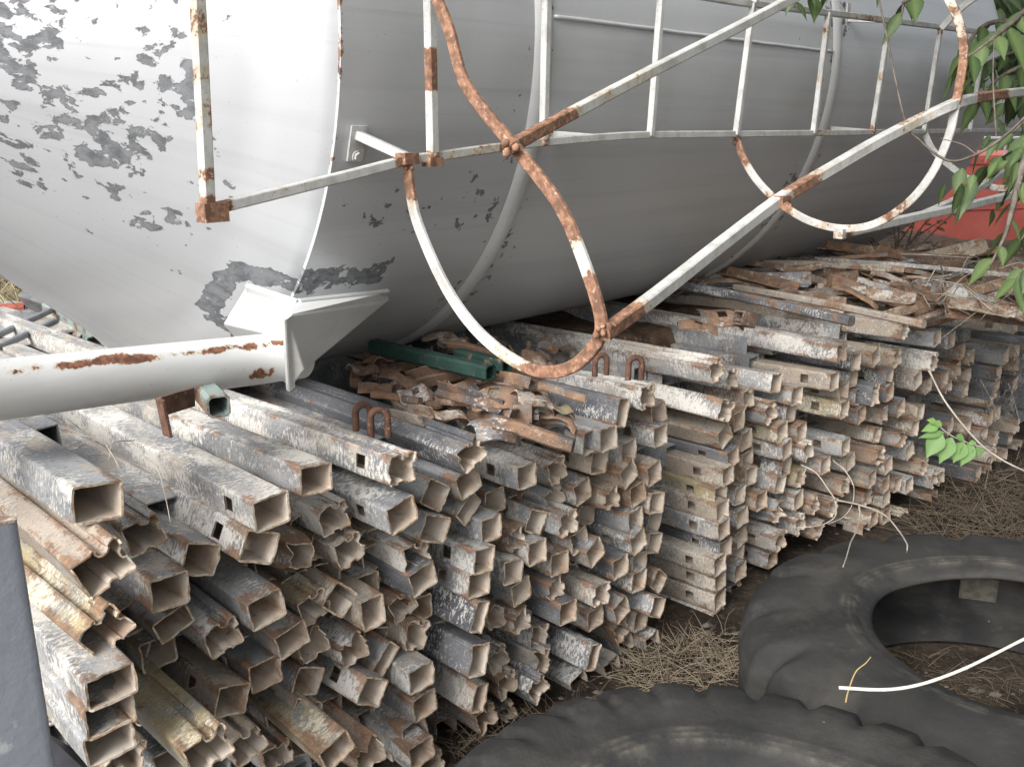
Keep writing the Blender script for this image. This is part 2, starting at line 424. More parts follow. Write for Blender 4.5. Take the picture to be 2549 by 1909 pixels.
# region x y kind roll colour protrusion [w h] [slot]
TUBES = '''
A 1080 495 S -3 g 1 1.15 1
A 1150 1210 N 22 t 1.5 1.15 1
A 1590 850 N 15 w 0
A 1870 1470 S 0 w .5 1.05 1
c 0 1115 S -20 w .3 1.05 1
B 1170 180 N 35 y 1 1.1 1
B 1440 350 S -20 g -.5 1.1 1
B 1230 775 S 4 g 1.3 1.15 .88
B 1215 1090 S 4 g 1.3 1.15 .88
B 1215 1400 S 4 g 1.3 1.15 .88
B 1400 1540 N -20 t 0
B 1909 77 S 20 g .2 1.05 .75
D 250 230 N 15 w .5
D 100 1480 N 15 y 1.5 1.15 1
D 520 1430 N 20 t .5
D 850 1540 N 8 w 0
D 1500 1480 S 20 y 1.2 1.05 .9
D 1860 1540 C 15 r 1
D 345 920 S -15 t .5 1 1 s
D 715 635 S 3 g .3 1.05 1 s
D 1010 255 S 13 w .4 1.05 .9
D 1230 330 C 20 y .2
D 1180 710 S -25 g 0
D 1150 1080 N -30 t .3 1 1 s
D 1890 830 S -30 w .5 1 1 s
D 1680 380 C 15 w .2
F 268 1285 S 45 g .2 1.15 .65
F 130 770 S 3 t .5 .85 1.15
c 1530 1560 S -42 t .3
c 1270 230 S -5 w .5 1.1 .95
c 780 590 S 3 w .7 1.1 1 s
c 650 980 S -22 w .6 1.1 1 s
c 1470 660 N 10 w .2
c 1640 1020 N 15 t .2
c 1090 1080 C -5 r .3 .95 1.1
E 450 1245 S 10 g .8 1.1 1 s
P -482 640 S 10 g .7 1.08 1
c 1250 1640 N 20 y .2
E 450 740 N -3 w .8 1 1 s
E 815 1025 S -35 w .4 1.05 1
E 1180 890 S 20 g .5
E 1180 1175 S 40 g .2 1.1 .75
E 1215 580 N 25 d .6 1.1 1
E 1470 1090 S 3 g 0
E 1820 815 S 3 g .5 1 1 s
G 490 1220 N 15 w .2
E 812 1400 S -25 w .6 1.1 1
E 1430 1398 S 2 g .5
E 1690 1510 C -2 r .2
E 1920 1322 S -27 w .2 1 1 s
F 615 160 N 3 w .3
E 2120 1060 N 25 g .1
E 1395 760 S 20 r -.5 .8 1
F 680 400 S 13 d .4 1.1 1
F 460 700 N 20 r 0
F 1350 195 S -8 g .6 1 1 s
F 1295 460 S -5 g .6 1 1 s
F 1672 320 S -8 w .5
F 1935 105 S 0 w .4
F 1760 540 S 10 g .3
H 455 1180 C 5 g .2
H 515 840 S -4 t .3
F 1300 815 S -22 d .7 .65 1.25
F 1480 830 C -5 r .2
F 1750 870 C 10 t .2
F 1960 1030 N -10 g .1
F 610 1020 N -15 t .2 .95 1.1
F 660 1490 S 3 g .5 1.05 1
F 1295 1290 S -12 d .7 .8 1.3
F 1510 1290 N 20 g .2
F 1610 1560 N 10 t .3
F 2000 1300 C -4 g .3 1 1 s
F 1950 1610 N 30 d .5
P 895 1215 S -15 w .5 .65 1.2
P 940 1340 N 15 g .3
P 1060 1320 N 25 g .1
P 540 1258 S 5 g .5
P 475 1435 S 10 w .3
P 520 1565 S 10 g .5
P 590 1650 N 10 g .3
P 1630 950 S -15 d .6 .65 1.2
P 1750 1020 S 12 g .4
P 1535 1120 S 20 g .3
P 2010 860 S 12 g .3
P 1840 870 S 20 g .1
P 1810 775 N 20 t .1
P 1935 710 S -5 t .2
H 1870 1445 S -28 g .5
H 630 1510 S -5 d .4
H 1010 1590 S 5 w .3
H 1370 1480 S 22 g .4
H 1650 1590 N 0 t .1
H 1095 1265 N -5 t .4
H 1610 1085 S -4 w .4
H 1885 1090 S -42 t .3
H 1615 825 S -8 g .3
H 1355 890 S 8 d .4
H 1822 560 S -18 g .4
H 1600 545 S 18 g .5 1 1 s
H 1565 245 S 5 w .4
H 1815 275 S -18 d .2
J 305 560 S -8 w .4
H 1010 690 S 25 g .4
H 790 530 S 12 g .3
H 640 290 N 3 w .4
G 1230 1600 C 0 t .4
G 835 1510 S 15 w .2
G 1590 1545 S 10 t .4
G 1470 1270 S 28 t .4
G 1820 1260 S 10 t .4
G 1060 1110 S -8 t .4 1 1 s
G 1470 960 S 3 g .4
G 960 825 S 0 w .6 1.05 1 s
G 1190 785 S 2 g .6
G 1380 430 S -15 d .5 .7 1.25
G 1730 210 N 0 w .5
G 1880 440 S 15 t .3
G 1905 740 S 3 g .4 1 1 s
I 1130 230 N 20 w .4
I 1350 350 N 0 g .2
I 1950 410 S -8 w .3
I 1570 620 N 3 r .2
I 1260 790 N -20 w .6 1.1 1.05
I 1440 920 S 5 r .3
I 1870 820 N 22 w .3
I 1245 1130 S 30 t .4
I 1540 1190 S 10 t .2
I 2030 1080 S 10 y .3 1 1 s
I 1355 1425 S 15 d .5 1 1 s
I 2100 1320 S 12 w .4 1 1 s
I 1555 1465 S 5 t .2
I 2085 1560 S 0 d .3 1 1 s
J 1290 180 S 5 t .5 1 1 s
J 1605 190 S 0 t .2
J 1185 440 S 5 y .5 1 1 s
J 1450 455 S -3 w .3
J 1210 665 S 5 t .5 1 1 s
J 1480 755 S 6 w .3
J 1230 920 S 8 w .55 1 1 s
J 1475 1030 S 15 w .3
J 1250 1190 S 5 d .5 1 1 s
J 1430 1275 S 3 t .2
J 1175 1415 S 4 t .5 1 1 s
J 1455 1500 S 5 g .3
Q 245 455 S 3 t .5 1 1 s
Q 240 580 S 4 t .5 1 1 s
Q 230 700 S 6 w .5 1 1 s
Q 330 640 S 2 t .25
Q 340 520 N 6 g .2
J 1745 530 S 3 t .3
J 2005 310 S -12 w .3
J 1960 690 C 20 w .3
J 2010 1090 N 10 w .4 1 1 s
J 1900 1330 S 5 g .2 1 1 s
K 1680 235 N 0 t .4
M 620 450 S 10 g .4
M 885 495 S 5 g .4
K 805 540 N 3 w .5
K 1000 665 S -5 d .3
K 1280 600 S 20 t .3
K 1570 620 N 15 t .3
K 705 935 S 0 t .4 1 1 s
K 965 895 S -3 g .2
K 840 1070 S 0 t .35 1 1 s
K 845 1320 S 0 y .4 1 1 s
K 1052 1145 S -3 w .3
K 1078 1390 S 8 w .3
K 1460 885 S 3 d .3 1 1 s
K 1465 1090 S 8 d .3
K 1270 1120 N 0 d .4 1 1.2
K 2080 670 N 10 w .5
K 1850 920 S 20 t .3
K 1998 990 S 8 t .3
K 1615 1300 S 12 g .3
K 1890 1360 S -4 t .2
K 1390 1390 N 5 t .2
K 190 1135 S -3 w .3
K 105 1370 S -3 g .2
L 255 140 S 6 t .3
L 1810 90 S -12 y .2
L 862 345 S 5 g .4 1 1 s
L 350 400 N 10 w .4
L 580 595 S 3 w .3
L 925 550 S 15 t .2
L 1225 785 S 6 y .4
L 1445 595 S 12 w .3
L 245 765 N 2 y .3
L 860 890 N 0 t .2
L 1415 1055 S 6 t .3
L 1412 860 S 12 g .25
L 1575 860 S -10 t .2
L 1730 870 S 8 g .2
L 215 1075 S 10 w .3
L 430 1150 C 15 t .25
L 1650 230 N 2 w .2
L 1290 180 S -15 t .2
L 1340 470 N 3 r .3
L 1740 400 S 20 g .2
L 1940 620 N 3 t .2
L 2080 790 N 15 w .3
L 1160 1040 N 3 r .2
L 1255 1325 S 3 t .3
L 690 1180 N 3 t .2
L 1420 1290 S 5 t .2
L 1660 1330 N 10 y .2
L 1140 1500 S 5 t .3 1 1 s
L 500 1490 C 10 r .3
L 240 1410 N 15 w .3
L 1860 1420 N 20 t .2
L 2050 1370 S -3 t .2
L 1940 1210 S 3 g .2
L 2080 1060 S 8 t .2
L 1370 1530 S 5 t .2
L 1520 1530 S 5 t .2
M 1075 705 S -2 g .3
M 1250 800 N 3 y .2
M 1880 800 S 8 g .5
M 1185 1150 S -3 t .2
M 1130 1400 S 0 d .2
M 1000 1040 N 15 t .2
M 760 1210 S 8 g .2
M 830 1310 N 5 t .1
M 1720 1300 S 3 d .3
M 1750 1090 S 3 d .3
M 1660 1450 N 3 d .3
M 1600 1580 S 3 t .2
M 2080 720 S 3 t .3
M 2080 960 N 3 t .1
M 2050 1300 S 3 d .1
M 2050 230 S 0 t .6 1 1 s
M 2640 640 S -3 d .9 1.1 1.1 s
N 1590 280 S 3 w .3
N 1500 530 S 3 t .2
N 1180 400 S 3 t .2
N 860 420 S 20 d .2
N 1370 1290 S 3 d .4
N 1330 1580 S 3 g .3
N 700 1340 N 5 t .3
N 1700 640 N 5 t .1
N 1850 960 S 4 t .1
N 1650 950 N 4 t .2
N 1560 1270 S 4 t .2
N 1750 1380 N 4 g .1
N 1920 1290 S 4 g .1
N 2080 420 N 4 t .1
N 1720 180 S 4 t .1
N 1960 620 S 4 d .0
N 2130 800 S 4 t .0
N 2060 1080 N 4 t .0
'''
def base_T(px): return 1.655 if px < 1850 else max(1.655 - (px - 1850) / 500 * .13, 1.47)
tubes = []
for line in TUBES.strip().split('\n'):
    t = line.split()
    ox, oy, z = REG[t[0]]
    px, py = ox + float(t[1]) / z, oy + float(t[2]) / z
    nums = [a for a in t[7:] if a != 's']
    tubes.append(dict(px=px, py=py, kind=t[3], roll=float(t[4]), col=t[5], p=float(t[6]),
                      w=float(nums[0]) if nums else 1.0, h=float(nums[1]) if nums else 1.0, slot=t[-1] == 's'))
tubes = [t for i, t in enumerate(tubes) if not any(abs(t['px'] - u['px']) + abs(t['py'] - u['py']) < 9 for u in tubes[:i])]
def to_px(P):
    q = P - CAM; d_ = q.dot(Vector((0, CP, -SP)))
    return 1274.5 + FPX * q.x / d_, 954.5 - FPX * q.dot(Vector((0, SP, CP))) / d_
_W = TV.cross(Vector((0, 0, 1))).normalized()
def wall_pos(t):
    P = at_plane(t['px'], t['py'], TV, base_T(t['px'])); return (P - CAM).dot(_W), P.z
_pos = [wall_pos(t) for t in tubes]
_rg = random.Random(31)
cand = []
a_ = .42
while a_ < 4.3:
    z_ = .04
    while z_ < .93:
        cand.append((a_ + _rg.uniform(-.01, .01), z_ + _rg.uniform(-.008, .008))); z_ += .034
    a_ += .034
_rg.shuffle(cand)
cand.sort(key=lambda c: round(c[0] * 2))
for (aa, zz) in cand:
    if len(tubes) >= 298: break
    d_ = min(math.hypot((aa - p[0]) * .95, zz - p[1]) for p in _pos)
    up_near = [p for p in _pos if abs(p[0] - aa) < .09 and p[1] > zz + .03]
    if d_ < .060 or not up_near: continue
    T_ = 1.655 if aa < 2.9 else max(1.655 - (aa - 2.9) * .085, 1.47)
    P = CAM + TV * T_ + _W * aa; P.z = zz
    x_, y_ = to_px(P)
    if not (330 < x_ < 2300 and 900 < y_ < 1905): continue
    if math.hypot(P.x - 1.345, P.y - 2.235) < .80: continue
    tubes.append(dict(px=x_, py=y_, kind=_rg.choice('SSSSN'), roll=_rg.choice([0, 3, 5, -6, 12, -18]), col=_rg.choice('ggwwtd'), p=-.35 + _rg.uniform(-.25, .25), w=1.0, h=1.0, slot=_rg.random() < .15))
    _pos.append((aa, zz))
SECT = [(615, 'left stack beside the post'), (1010, 'stack left of front tyre'), (1330, 'bulging stack above front tyre'), (1660, 'middle stack behind front tyre'),
        (1880, 'neat column beside back tyre'), (2090, 'stack behind back tyre'), (2300, 'dark stack behind bare twig'), (9999, 'shaded stack at far right')]
ORD = ['topmost', 'second', 'third', 'fourth', 'fifth', 'sixth', 'seventh', 'eighth', 'ninth', 'tenth', 'eleventh', 'twelfth', 'thirteenth', 'fourteenth', 'fifteenth', 'sixteenth', 'seventeenth', 'eighteenth', 'nineteenth', 'twentieth']
CO = {'g': 'grey', 'w': 'white-splashed', 'r': 'rusty', 't': 'tan', 'y': 'yellow-stained', 'd': 'dark'}
KI = {'S': 'square tube', 'N': 'grooved tube', 'C': 'crumpled tube'}
lo = 0
for hi, nm in SECT:
    grp = [t for t in tubes if lo <= t['px'] < hi]
    lo = hi
    if not grp: continue
    a, b_ = min(t['px'] for t in grp), max(t['px'] for t in grp)
    nc = min(7, max(1, round((b_ - a) / 95), math.ceil(len(grp) / 11)))
    for k in range(nc):
        cg = sorted([t for t in grp if min(nc - 1, int((t['px'] - a) / max(1, (b_ - a)) * nc)) == k], key=lambda t: t['py'])
        for i, t in enumerate(cg):
            od = 'topmost' if i == 0 else ORD[i] + ' from top'
            cn = '' if nc == 1 else (['left', 'right'] if nc == 2 else ['left', 'middle', 'right'] if nc == 3 else ['first', 'second', 'third', 'fourth', 'fifth', 'sixth', 'seventh'])[k] + ' file of '
            t['label'] = f"{'slotted ' if t['slot'] else ''}{CO[t['col']]} {KI[t['kind']]}, {od} in {cn}{nm}"
ends = []
for i, t in enumerate(tubes):
    T = base_T(t['px']) - .17 * (t['p'] - .35) + random.uniform(-.012, .012)
    P = at_plane(t['px'], t['py'], TV, T)
    ax = TV.copy()
    ax = Matrix.Rotation(R(random.gauss(0, 1.0)), 3, 'Z') @ ax
    ax.z += random.gauss(0, .008)
    k_ = 1.10 if t['px'] < 1200 else 1.05
    wv = round(t['w'] * k_ * 20) / 20; hv = round(t['h'] * 20) / 20
    me = tube_mesh(t['kind'], wv, hv, t['slot'], i % (4 if t['kind'] != 'S' else 3))
    o = tube_object(me, P, ax, R(t['roll'] + random.uniform(-2, 2)), t['col'])
    tag(o, t['label'], 'steel tube', 'square steel tubes stacked in the heap')
    ends.append((P, t))

# the rest of the heap, packed in behind and between the tubes that stand out
WV = TV.cross(Vector((0, 0, 1))).normalized()
def filler():
    mb = MB()
    rnd = random.Random(3)
    mats = ['g', 'w', 't', 'd', 'g', 't']
    pts = [((P - CAM).dot(WV), P.z) for P, t in ends]
    ww = .30
    while ww < 6.2:
        near = [z for (a, z) in pts if abs(a - ww) < .10]
        top = (max(near) if near else .82) - .03
        if ww > 4.9: top = .80
        zz = .034
        row = 0
        while zz < top:
            a = ww + (.037 if row % 2 else 0) + rnd.uniform(-.01, .01)
            Tb = (1.655 if ww < 2.9 else max(1.655 - (ww - 2.9) * .085, 1.47)) + (.15 if ww > .75 else .34) + rnd.uniform(0, .13)
            o = CAM + TV * Tb + WV * a; o.z = zz
            ro = R(rnd.choice([0, 0, 2, -3, 4]))
            x0 = WV; z0 = Vector((0, 0, 1))
            x = x0 * math.cos(ro) + z0 * math.sin(ro); z = z0 * math.cos(ro) - x0 * math.sin(ro)
            hs_ = .0345; t_ = .0312
            cs = [(-1, -1), (1, -1), (1, 1), (-1, 1)]
            vs = [o + x * (i * hs_) + z * (j * hs_) for i, j in cs] + [o + TV * 3.0 + x * (i * hs_) + z * (j * hs_) for i, j in cs] \
                + [o + x * (i * t_) + z * (j * t_) for i, j in cs] + [o + TV * .6 + x * (i * t_) + z * (j * t_) for i, j in cs]
            m0 = rnd.randrange(6)
            mb.add(vs, [(0, 1, 5, 4), (1, 2, 6, 5), (2, 3, 7, 6), (3, 0, 4, 7)], m0)
            mb.add(vs, [(8, 12, 13, 9), (9, 13, 14, 10), (10, 14, 15, 11), (11, 15, 12, 8), (12, 15, 14, 13)], 6)
            mb.add(vs, [(0, 8, 9, 1), (1, 9, 10, 2), (2, 10, 11, 3), (3, 11, 8, 0)], 7)
            zz += .070; row += 1
        ww += .076
    me = mb.mesh('packed_tubes')
    me.attributes.new('edge', 'FLOAT', 'POINT')
    own('packed_tubes', me, [TM[m] for m in mats] + [INNER, RIM], 'mass of further square tubes packed behind the front ends of the heap', 'steel tubes', kind='stuff')
filler()

# ------------------------------------------------------------------ silo lying on the heap
D = Vector((.68282, .73058, .00186)).normalized()
E1 = Vector((.73058, -.68282, 0)).normalized()
E2 = E1.cross(D); E2 = E2 if E2.z > 0 else -E2
AX0 = CAM + E1 * -2.71283 + E2 * .25426          # axis point at t = 0
def tank(t, r, a): return AX0 + D * t + E1 * (r * math.cos(R(a))) + E2 * (r * math.sin(R(a)))
def on_t(px, py, t):                              # pixel read on the 2212 px view -> plane across the axis
    r = ray(px * S2, py * S2); return CAM + r * (t / r.dot(D))
def on_e(px, py, e):                              # -> plane parallel to the ladder
    r = ray(px * S2, py * S2); return CAM + r * ((e - 2.71283) / r.dot(E1))
def on_cyl(px, py, rad):
    r = ray(px * S2, py * S2)
    a, b = r.dot(E1), r.dot(E2); c, d = 2.71283, -.25426
    A, B, C = a * a + b * b, 2 * (a * c + b * d), c * c + d * d - rad * rad
    s = (-B - math.sqrt(max(0, B * B - 4 * A * C))) / (2 * A)
    return CAM + r * s
silo = empty('silo', (AX0.x + D.x * 3, AX0.y + D.y * 3, AX0.z - 1.0), 'big pale grey metal silo with peeling cone lying on the tube heap', 'silo')

def paint_material(name, patch, streak=1.0, base=(.645, .66, .68), around=None):
    b = NB(name)
    tp = b.attr('tp').outputs['Vector']            # (along the axis, around it, 0) in metres
    v = b.obj(False)
    st = b.noise(b.vscale(tp, .55, 16, 1), 1.0, 4, .6)
    st2 = b.noise(b.vscale(tp, .9, 55, 1), 1.0, 3, .6)
    big = b.noise(b.vscale(tp, .8, 1.8, 1), 1.0, 3, .5)
    c = b.mix(b.math('MULTIPLY', b.ramp(st, .47, .70), .22 * streak), base, (.37, .375, .38))
    c = b.mix(b.math('MULTIPLY', b.ramp(st2, .56, .72), .16 * streak), c, (.37, .365, .355))
    c = b.mix(b.math('MULTIPLY', b.ramp(big, .5, .75), .18), c, (.40, .40, .41))
    # fine dirt specks
    c = b.mix(b.math('MULTIPLY', b.ramp(b.noise(v, 120, 2, .6), .70, .75), .35), c, (.2, .19, .18))
    wgt = b.attr('peel').outputs['Fac']
    n1 = b.noise(b.vscale(tp, 1.0, 1.15, 1), 8.0, 2, .5)
    n2 = b.noise(b.vscale(tp, 1.0, 1.15, 1), 27, 6, .58, .3)
    f = b.math('ADD', b.math('MULTIPLY', n1, .40), b.math('MULTIPLY', n2, .80))
    f = b.math('ADD', f, b.math('MULTIPLY', wgt, .82))
    f = b.math('SUBTRACT', f, .5)
    m = b.ramp(f, .430, .438)
    edge = b.math('MULTIPLY', b.ramp(f, .412, .430), b.math('SUBTRACT', 1.0, b.ramp(f, .436, .452)))
    pn = b.noise(b.vscale(tp, 1, 1, 1), 34, 6, .7)
    pc = b.mix(b.ramp(pn, .36, .62), (.125, .132, .142), (.25, .26, .275))
    pc = b.mix(b.ramp(b.noise(b.vscale(tp, 1, 1, 1), 60, 3, .6), .62, .68), pc, (.42, .43, .44))
    c = b.mix(m, c, pc)
    c = b.mix(b.math('MULTIPLY', edge, .7), c, (.10, .10, .105))
    ru = b.attr('rust').outputs['Fac']
    rn = b.noise(v, 26, 5, .65)
    rm = b.ramp(b.math('ADD', rn, b.math('MULTIPLY', ru, .5)), .78, .84)
    c = b.mix(rm, c, rust_colour(b, v))
    hgt = b.math('ADD', b.math('MULTIPLY', m, -1.0), b.math('ADD', b.math('MULTIPLY', b.noise(v, 5, 2, .5), 1.5), b.math('MULTIPLY', b.noise(v, 1.7, 2, .5), 7.0)))
    b.bump(hgt, .42, .004)
    metal = b.math('MULTIPLY', b.math('SUBTRACT', 1.0, b.math('MAXIMUM', m, rm)), .25)
    rough = b.math('ADD', .42, b.math('MULTIPLY', b.math('MAXIMUM', m, rm), .3))
    return b.done(c, rough, metal, .5)
PAINT = paint_material('aluminium_paint', True)
PAINT2 = paint_material('pale_band_paint', True, .3, (.74, .745, .75))

def lathe(name, prof, peel, rust, n=200, mats=PAINT, thick=None):
    """prof: (t, radius); peel(t, angle) and rust(t, angle) give wear weights"""
    me = bpy.data.meshes.new(name)
    vs = []; tp = []; pe = []; ru = []
    for (t, r) in prof:
        for j in range(n):
            a = -90 + 360 * j / n
            vs.append(tank(t, r, a)); tp.append((t, R(a) * (.62 if name == 'hopper_cone' else 1.0), 0)); pe.append(peel(t, a)); ru.append(rust(t, a))
    fs = []
    for k in range(len(prof) - 1):
        for j in range(n):
            j2 = (j + 1) % n
            fs.append((k * n + j, (k + 1) * n + j, (k + 1) * n + j2, k * n + j2))
    me.from_pydata([tuple(x) for x in vs], [], fs)
    me.polygons.foreach_set('use_smooth', [True] * len(fs))
    at = me.attributes.new('tp', 'FLOAT_VECTOR', 'POINT'); at.data.foreach_set('vector', [c for x in tp for c in x])
    at = me.attributes.new('peel', 'FLOAT', 'POINT'); at.data.foreach_set('value', pe)
    at = me.attributes.new('rust', 'FLOAT', 'POINT'); at.data.foreach_set('value', ru)
    me.set_sharp_from_angle(angle=R(40))
    me.update()
    return link(name, me, mats, silo)
T0, T1, T2, T3 = 1.310, 1.952, 3.654, 5.627
def nz(t, a, s, o=0): return noise.noise(Vector((t * s, R(a) * s, o)))
def peel_cone(t, a):
    v = max(.06, .225 - max(0, t - 1.12) * 1.1) + .17 * math.exp(-((t - .96) / .17) ** 2 - ((a + 20) / 19.0) ** 2)
    if a < -48: v = min(v, .10)
    if t < .93: v = max(v, .38 * min(1, (.93 - t) / .08) * max(0, min(1, (a + 60) / 25)))
    if a > -12 and t < .95: v = max(v, .34)
    d = ((t - 1.29) / .10) ** 2 + ((a + 47) / 8.0) ** 2      # bare ring round the leg bracket
    if a > -58 and .55 < d < 1.5: v = max(v, .50)
    return v
CONE_R = lambda t: .965 - .85 * (T0 - t)
cp = [(.20, .02)] + [(.24 + (T0 + .02 - .24) * i / 46, min(.9945, CONE_R(.24 + (T0 + .02 - .24) * i / 46) + (.0 if i < 41 else .032 * ((i - 40) / 6) ** .8))) for i in range(47)]
lathe('hopper_cone', cp, peel_cone, lambda t, a: .22 if t > T0 - .02 else 0)
def peel_body(t, a):
    v = .07
    for ring, s, g in ((T1, -1, .34), (T1, 1, .30), (T2, -1, .42), (T2, 1, .42)):
        x = (t - ring) * s
        if .02 < x < .16: v = max(v, g * (1 - x / .16) + .18 * nz(t, a, 3.1, ring) + .05)
    if t < T0 + .5: v += .20 * math.exp(-((a + 27) / 8) ** 2)
    if abs(a + 38.5) < 2.6 and t < 1.57: v += .36
    return v
def rust_body(t, a): return max(0, .58 - abs(t - T0 + .002) * 42 + .35 * nz(t, a, 5, 7)) * (1.0 if t < T0 + .010 else .5)
seg = []
bt = [T0 - .004, T0, T0 + .008] + [T0 + .008 + (T3 - T0 - .008) * i / 90 for i in range(1, 91)]
lathe('body', [(T0 - .003, .990)] + [(t, 1.0) for t in bt[0:]] + [(T3 + .012, .992), (T3 + .012, .60), (T3 + .012, .02)], peel_body, rust_body)
for tr, wd, hh in ((T1, .034, .013), (T2, .034, .013)):
    lathe('seam_band', [(tr - wd, 1.0005), (tr - wd * .6, 1 + hh * .7), (tr, 1 + hh), (tr + wd * .6, 1 + hh * .7), (tr + wd, 1.0005)], lambda t, a: .06 + .25 * max(0, nz(t, a, 4, 2)), lambda t, a: .05, mats=PAINT2)
# raised welds on the shell
wm = MB()
wm.sweep([tank(t, 1.001 + .0015 * random.random(), 1.6 + .12 * nz(t, 0, 6)) for t in [T1 + .04 + (T2 - T1 - .08) * i / 60 for i in range(61)]], circ(.006, 6), smooth=True)
me = wm.mesh('weld_seam')
for nme, ty in (('tp', 'FLOAT_VECTOR'), ('peel', 'FLOAT'), ('rust', 'FLOAT')): me.attributes.new(nme, ty, 'POINT')
link('weld_seam', me, PAINT, silo)

def bar_material(name, rust):
    b = NB(name)
    v = b.obj(False)
    n1 = b.noise(v, 7, 4, .6)
    n2 = b.noise(v, 52, 7, .72)
    r_ = b.attr('rust').outputs['Fac']
    f = b.math('ADD', b.math('MULTIPLY', n1, .50), b.math('ADD', b.math('MULTIPLY', n2, .60), b.math('MULTIPLY', r_, .45)))
    f = b.math('ADD', f, .012)
    m = b.ramp(f, .695 - rust, .725 - rust)
    halo = b.math('MULTIPLY', b.ramp(f, .60 - rust, .70 - rust), .55)
    c = b.mix(b.ramp(b.noise(v, 18, 4, .65), .40, .7), (.60, .60, .585), (.43, .425, .395))
    c = b.mix(halo, c, (.50, .37, .20))
    rc = b.mix(b.ramp(b.noise(v, 60, 5, .65), .38, .64), (.16, .085, .055), (.36, .19, .115))
    rc = b.mix(b.ramp(b.noise(v, 120, 3, .7), .60, .68), rc, (.50, .38, .30))
    c = b.mix(m, c, rc)
    c = b.mix(b.math('MULTIPLY', b.ramp(b.noise(v, 150, 3, .7), .63, .68), .8), c, (.16, .10, .07))
    b.bump(b.math('ADD', b.math('MULTIPLY', m, -1), n2), .4, .002)
    return b.done(c, b.math('ADD', .45, b.math('MULTIPLY', m, .4)), 0, .5)
BAR = bar_material('white_bar_paint', .0)
def bar(name, pts, prof, parent, rustf, up=None, mats=BAR, smooth=False):
    """square bar along points; rustf(k) for k in 0..1 along its length gives a rust weight"""
    mb = MB(); mb.sweep(pts, prof, up=up, smooth=smooth)
    me = mb.mesh(name)
    m = len(prof); n = len(pts)
    L = [0]
    for i in range(1, n): L.append(L[-1] + (Vector(pts[i]) - Vector(pts[i - 1])).length)
    at = me.attributes.new('rust', 'FLOAT', 'POINT')
    at.data.foreach_set('value', [rustf(L[i // m] / L[-1]) for i in range(n * m)])
    return link(name, me, mats, parent)
def dense(a, b, n=14): return [Vector(a).lerp(Vector(b), i / n) for i in range(n + 1)]
def blob(*spots):                        # (centre, halfwidth, weight)
    return lambda k: max([-.12] + [w_ if abs(k - c) < h_ else w_ * max(0, 1 - (abs(k - c) - h_) / .03) - .12 for c, h_, w_ in spots])

# ladder on the side of the shell
ladder = empty('ladder', tuple(on_e(1400, 292, 1.113)), None, None)
ladder.parent = silo; ladder.location = on_e(1400, 292, 1.113) - silo.location
LO = 1.113
low = [on_e(x, y, LO) for x, y in [(470, 449), (600, 417), (760, 377), (885, 344)]]
bar('rail', sum([dense(low[i], low[i + 1], 8)[:-1] for i in range(3)], []) + [low[3]], sq(.0205), ladder, blob((.02, .03, .5), (.95, .06, .6), (.30, .01, .3)), up=E1)
mid = [on_e(x, y, LO) for x, y in [(885, 344), (935, 339), (1020, 327), (1100, 316), (1180, 307), (1290, 298), (1400, 292), (1590, 290), (1760, 288), (1900, 286), (2050, 284), (2190, 281), (2400, 278)]]
bar('rail', catmull(mid, 5), sq(.0205), ladder, blob((.03, .02, .25), (.30, .015, .2), (.42, .01, .3)), up=E1)
top = [on_e(x, y, LO) for x, y in [(470, -140), (885, -108), (1200, -62), (1560, 0), (1650, 12), (1800, 30), (2000, 55), (2212, 82), (2420, 108)]]
bar('rail', catmull(top, 5), sq(.0205), ladder, blob((.40, .02, .25), (.62, .02, .3), (.78, .02, .3)), up=E1)
rungs = [((450, 462), (420, -140), [(.02, .03, .9), (.15, .02, .3), (.36, .05, .33), (.52, .03, .25), (.69, .05, .34), (.83, .04, .8)]), ((935, 347), (926, -100), [(.0, .03, .7), (.45, .09, .75)]), ((1174, 312), (1182, -60), [(.02, .02, .4)]),
         ((1405, 294), (1430, -24), []), ((1590, 292), (1627, 8), []), ((1757, 289), (1790, 29), [(.45, .05, .2), (.85, .05, .2)]), ((1884, 287), (1922, 46), [(.05, .03, .3), (.5, .04, .3)]), ((1996, 285), (2032, 60), [(.95, .04, .3)]), ((2095, 284), (2130, 72), [])]
for i, (a, b_, sp) in enumerate(rungs):
    off = .006
    p, q = on_e(a[0], a[1], LO + off), on_e(b_[0], b_[1], LO + off)
    r = bar('rung', dense(p, q, 30), sq(.022 if i < 2 else .0185), ladder, blob(*sp), up=E1)
    if i == 0: r['label'] = 'end rung with brown rust bands'
# welded corner boxes and stand-offs
def small_box(name, c, sx, sy, sz, parent, rustw=.5, mats=BAR):
    mb = MB(); mb.box(c, D * sx, E1 * sy, E2 * sz)
    me = mb.mesh(name); at = me.attributes.new('rust', 'FLOAT', 'POINT'); at.data.foreach_set('value', [rustw] * len(me.vertices))
    return link(name, me, mats, parent)
small_box('corner_bracket', on_e(459, 459, LO + .004), .024, .017, .017, ladder, .7)
small_box('corner_bracket', on_e(880, 343, LO + .004), .020, .016, .012, ladder, .7)
small_box('corner_bracket', on_e(935, 350, LO + .008), .020, .014, .010, ladder, .7)
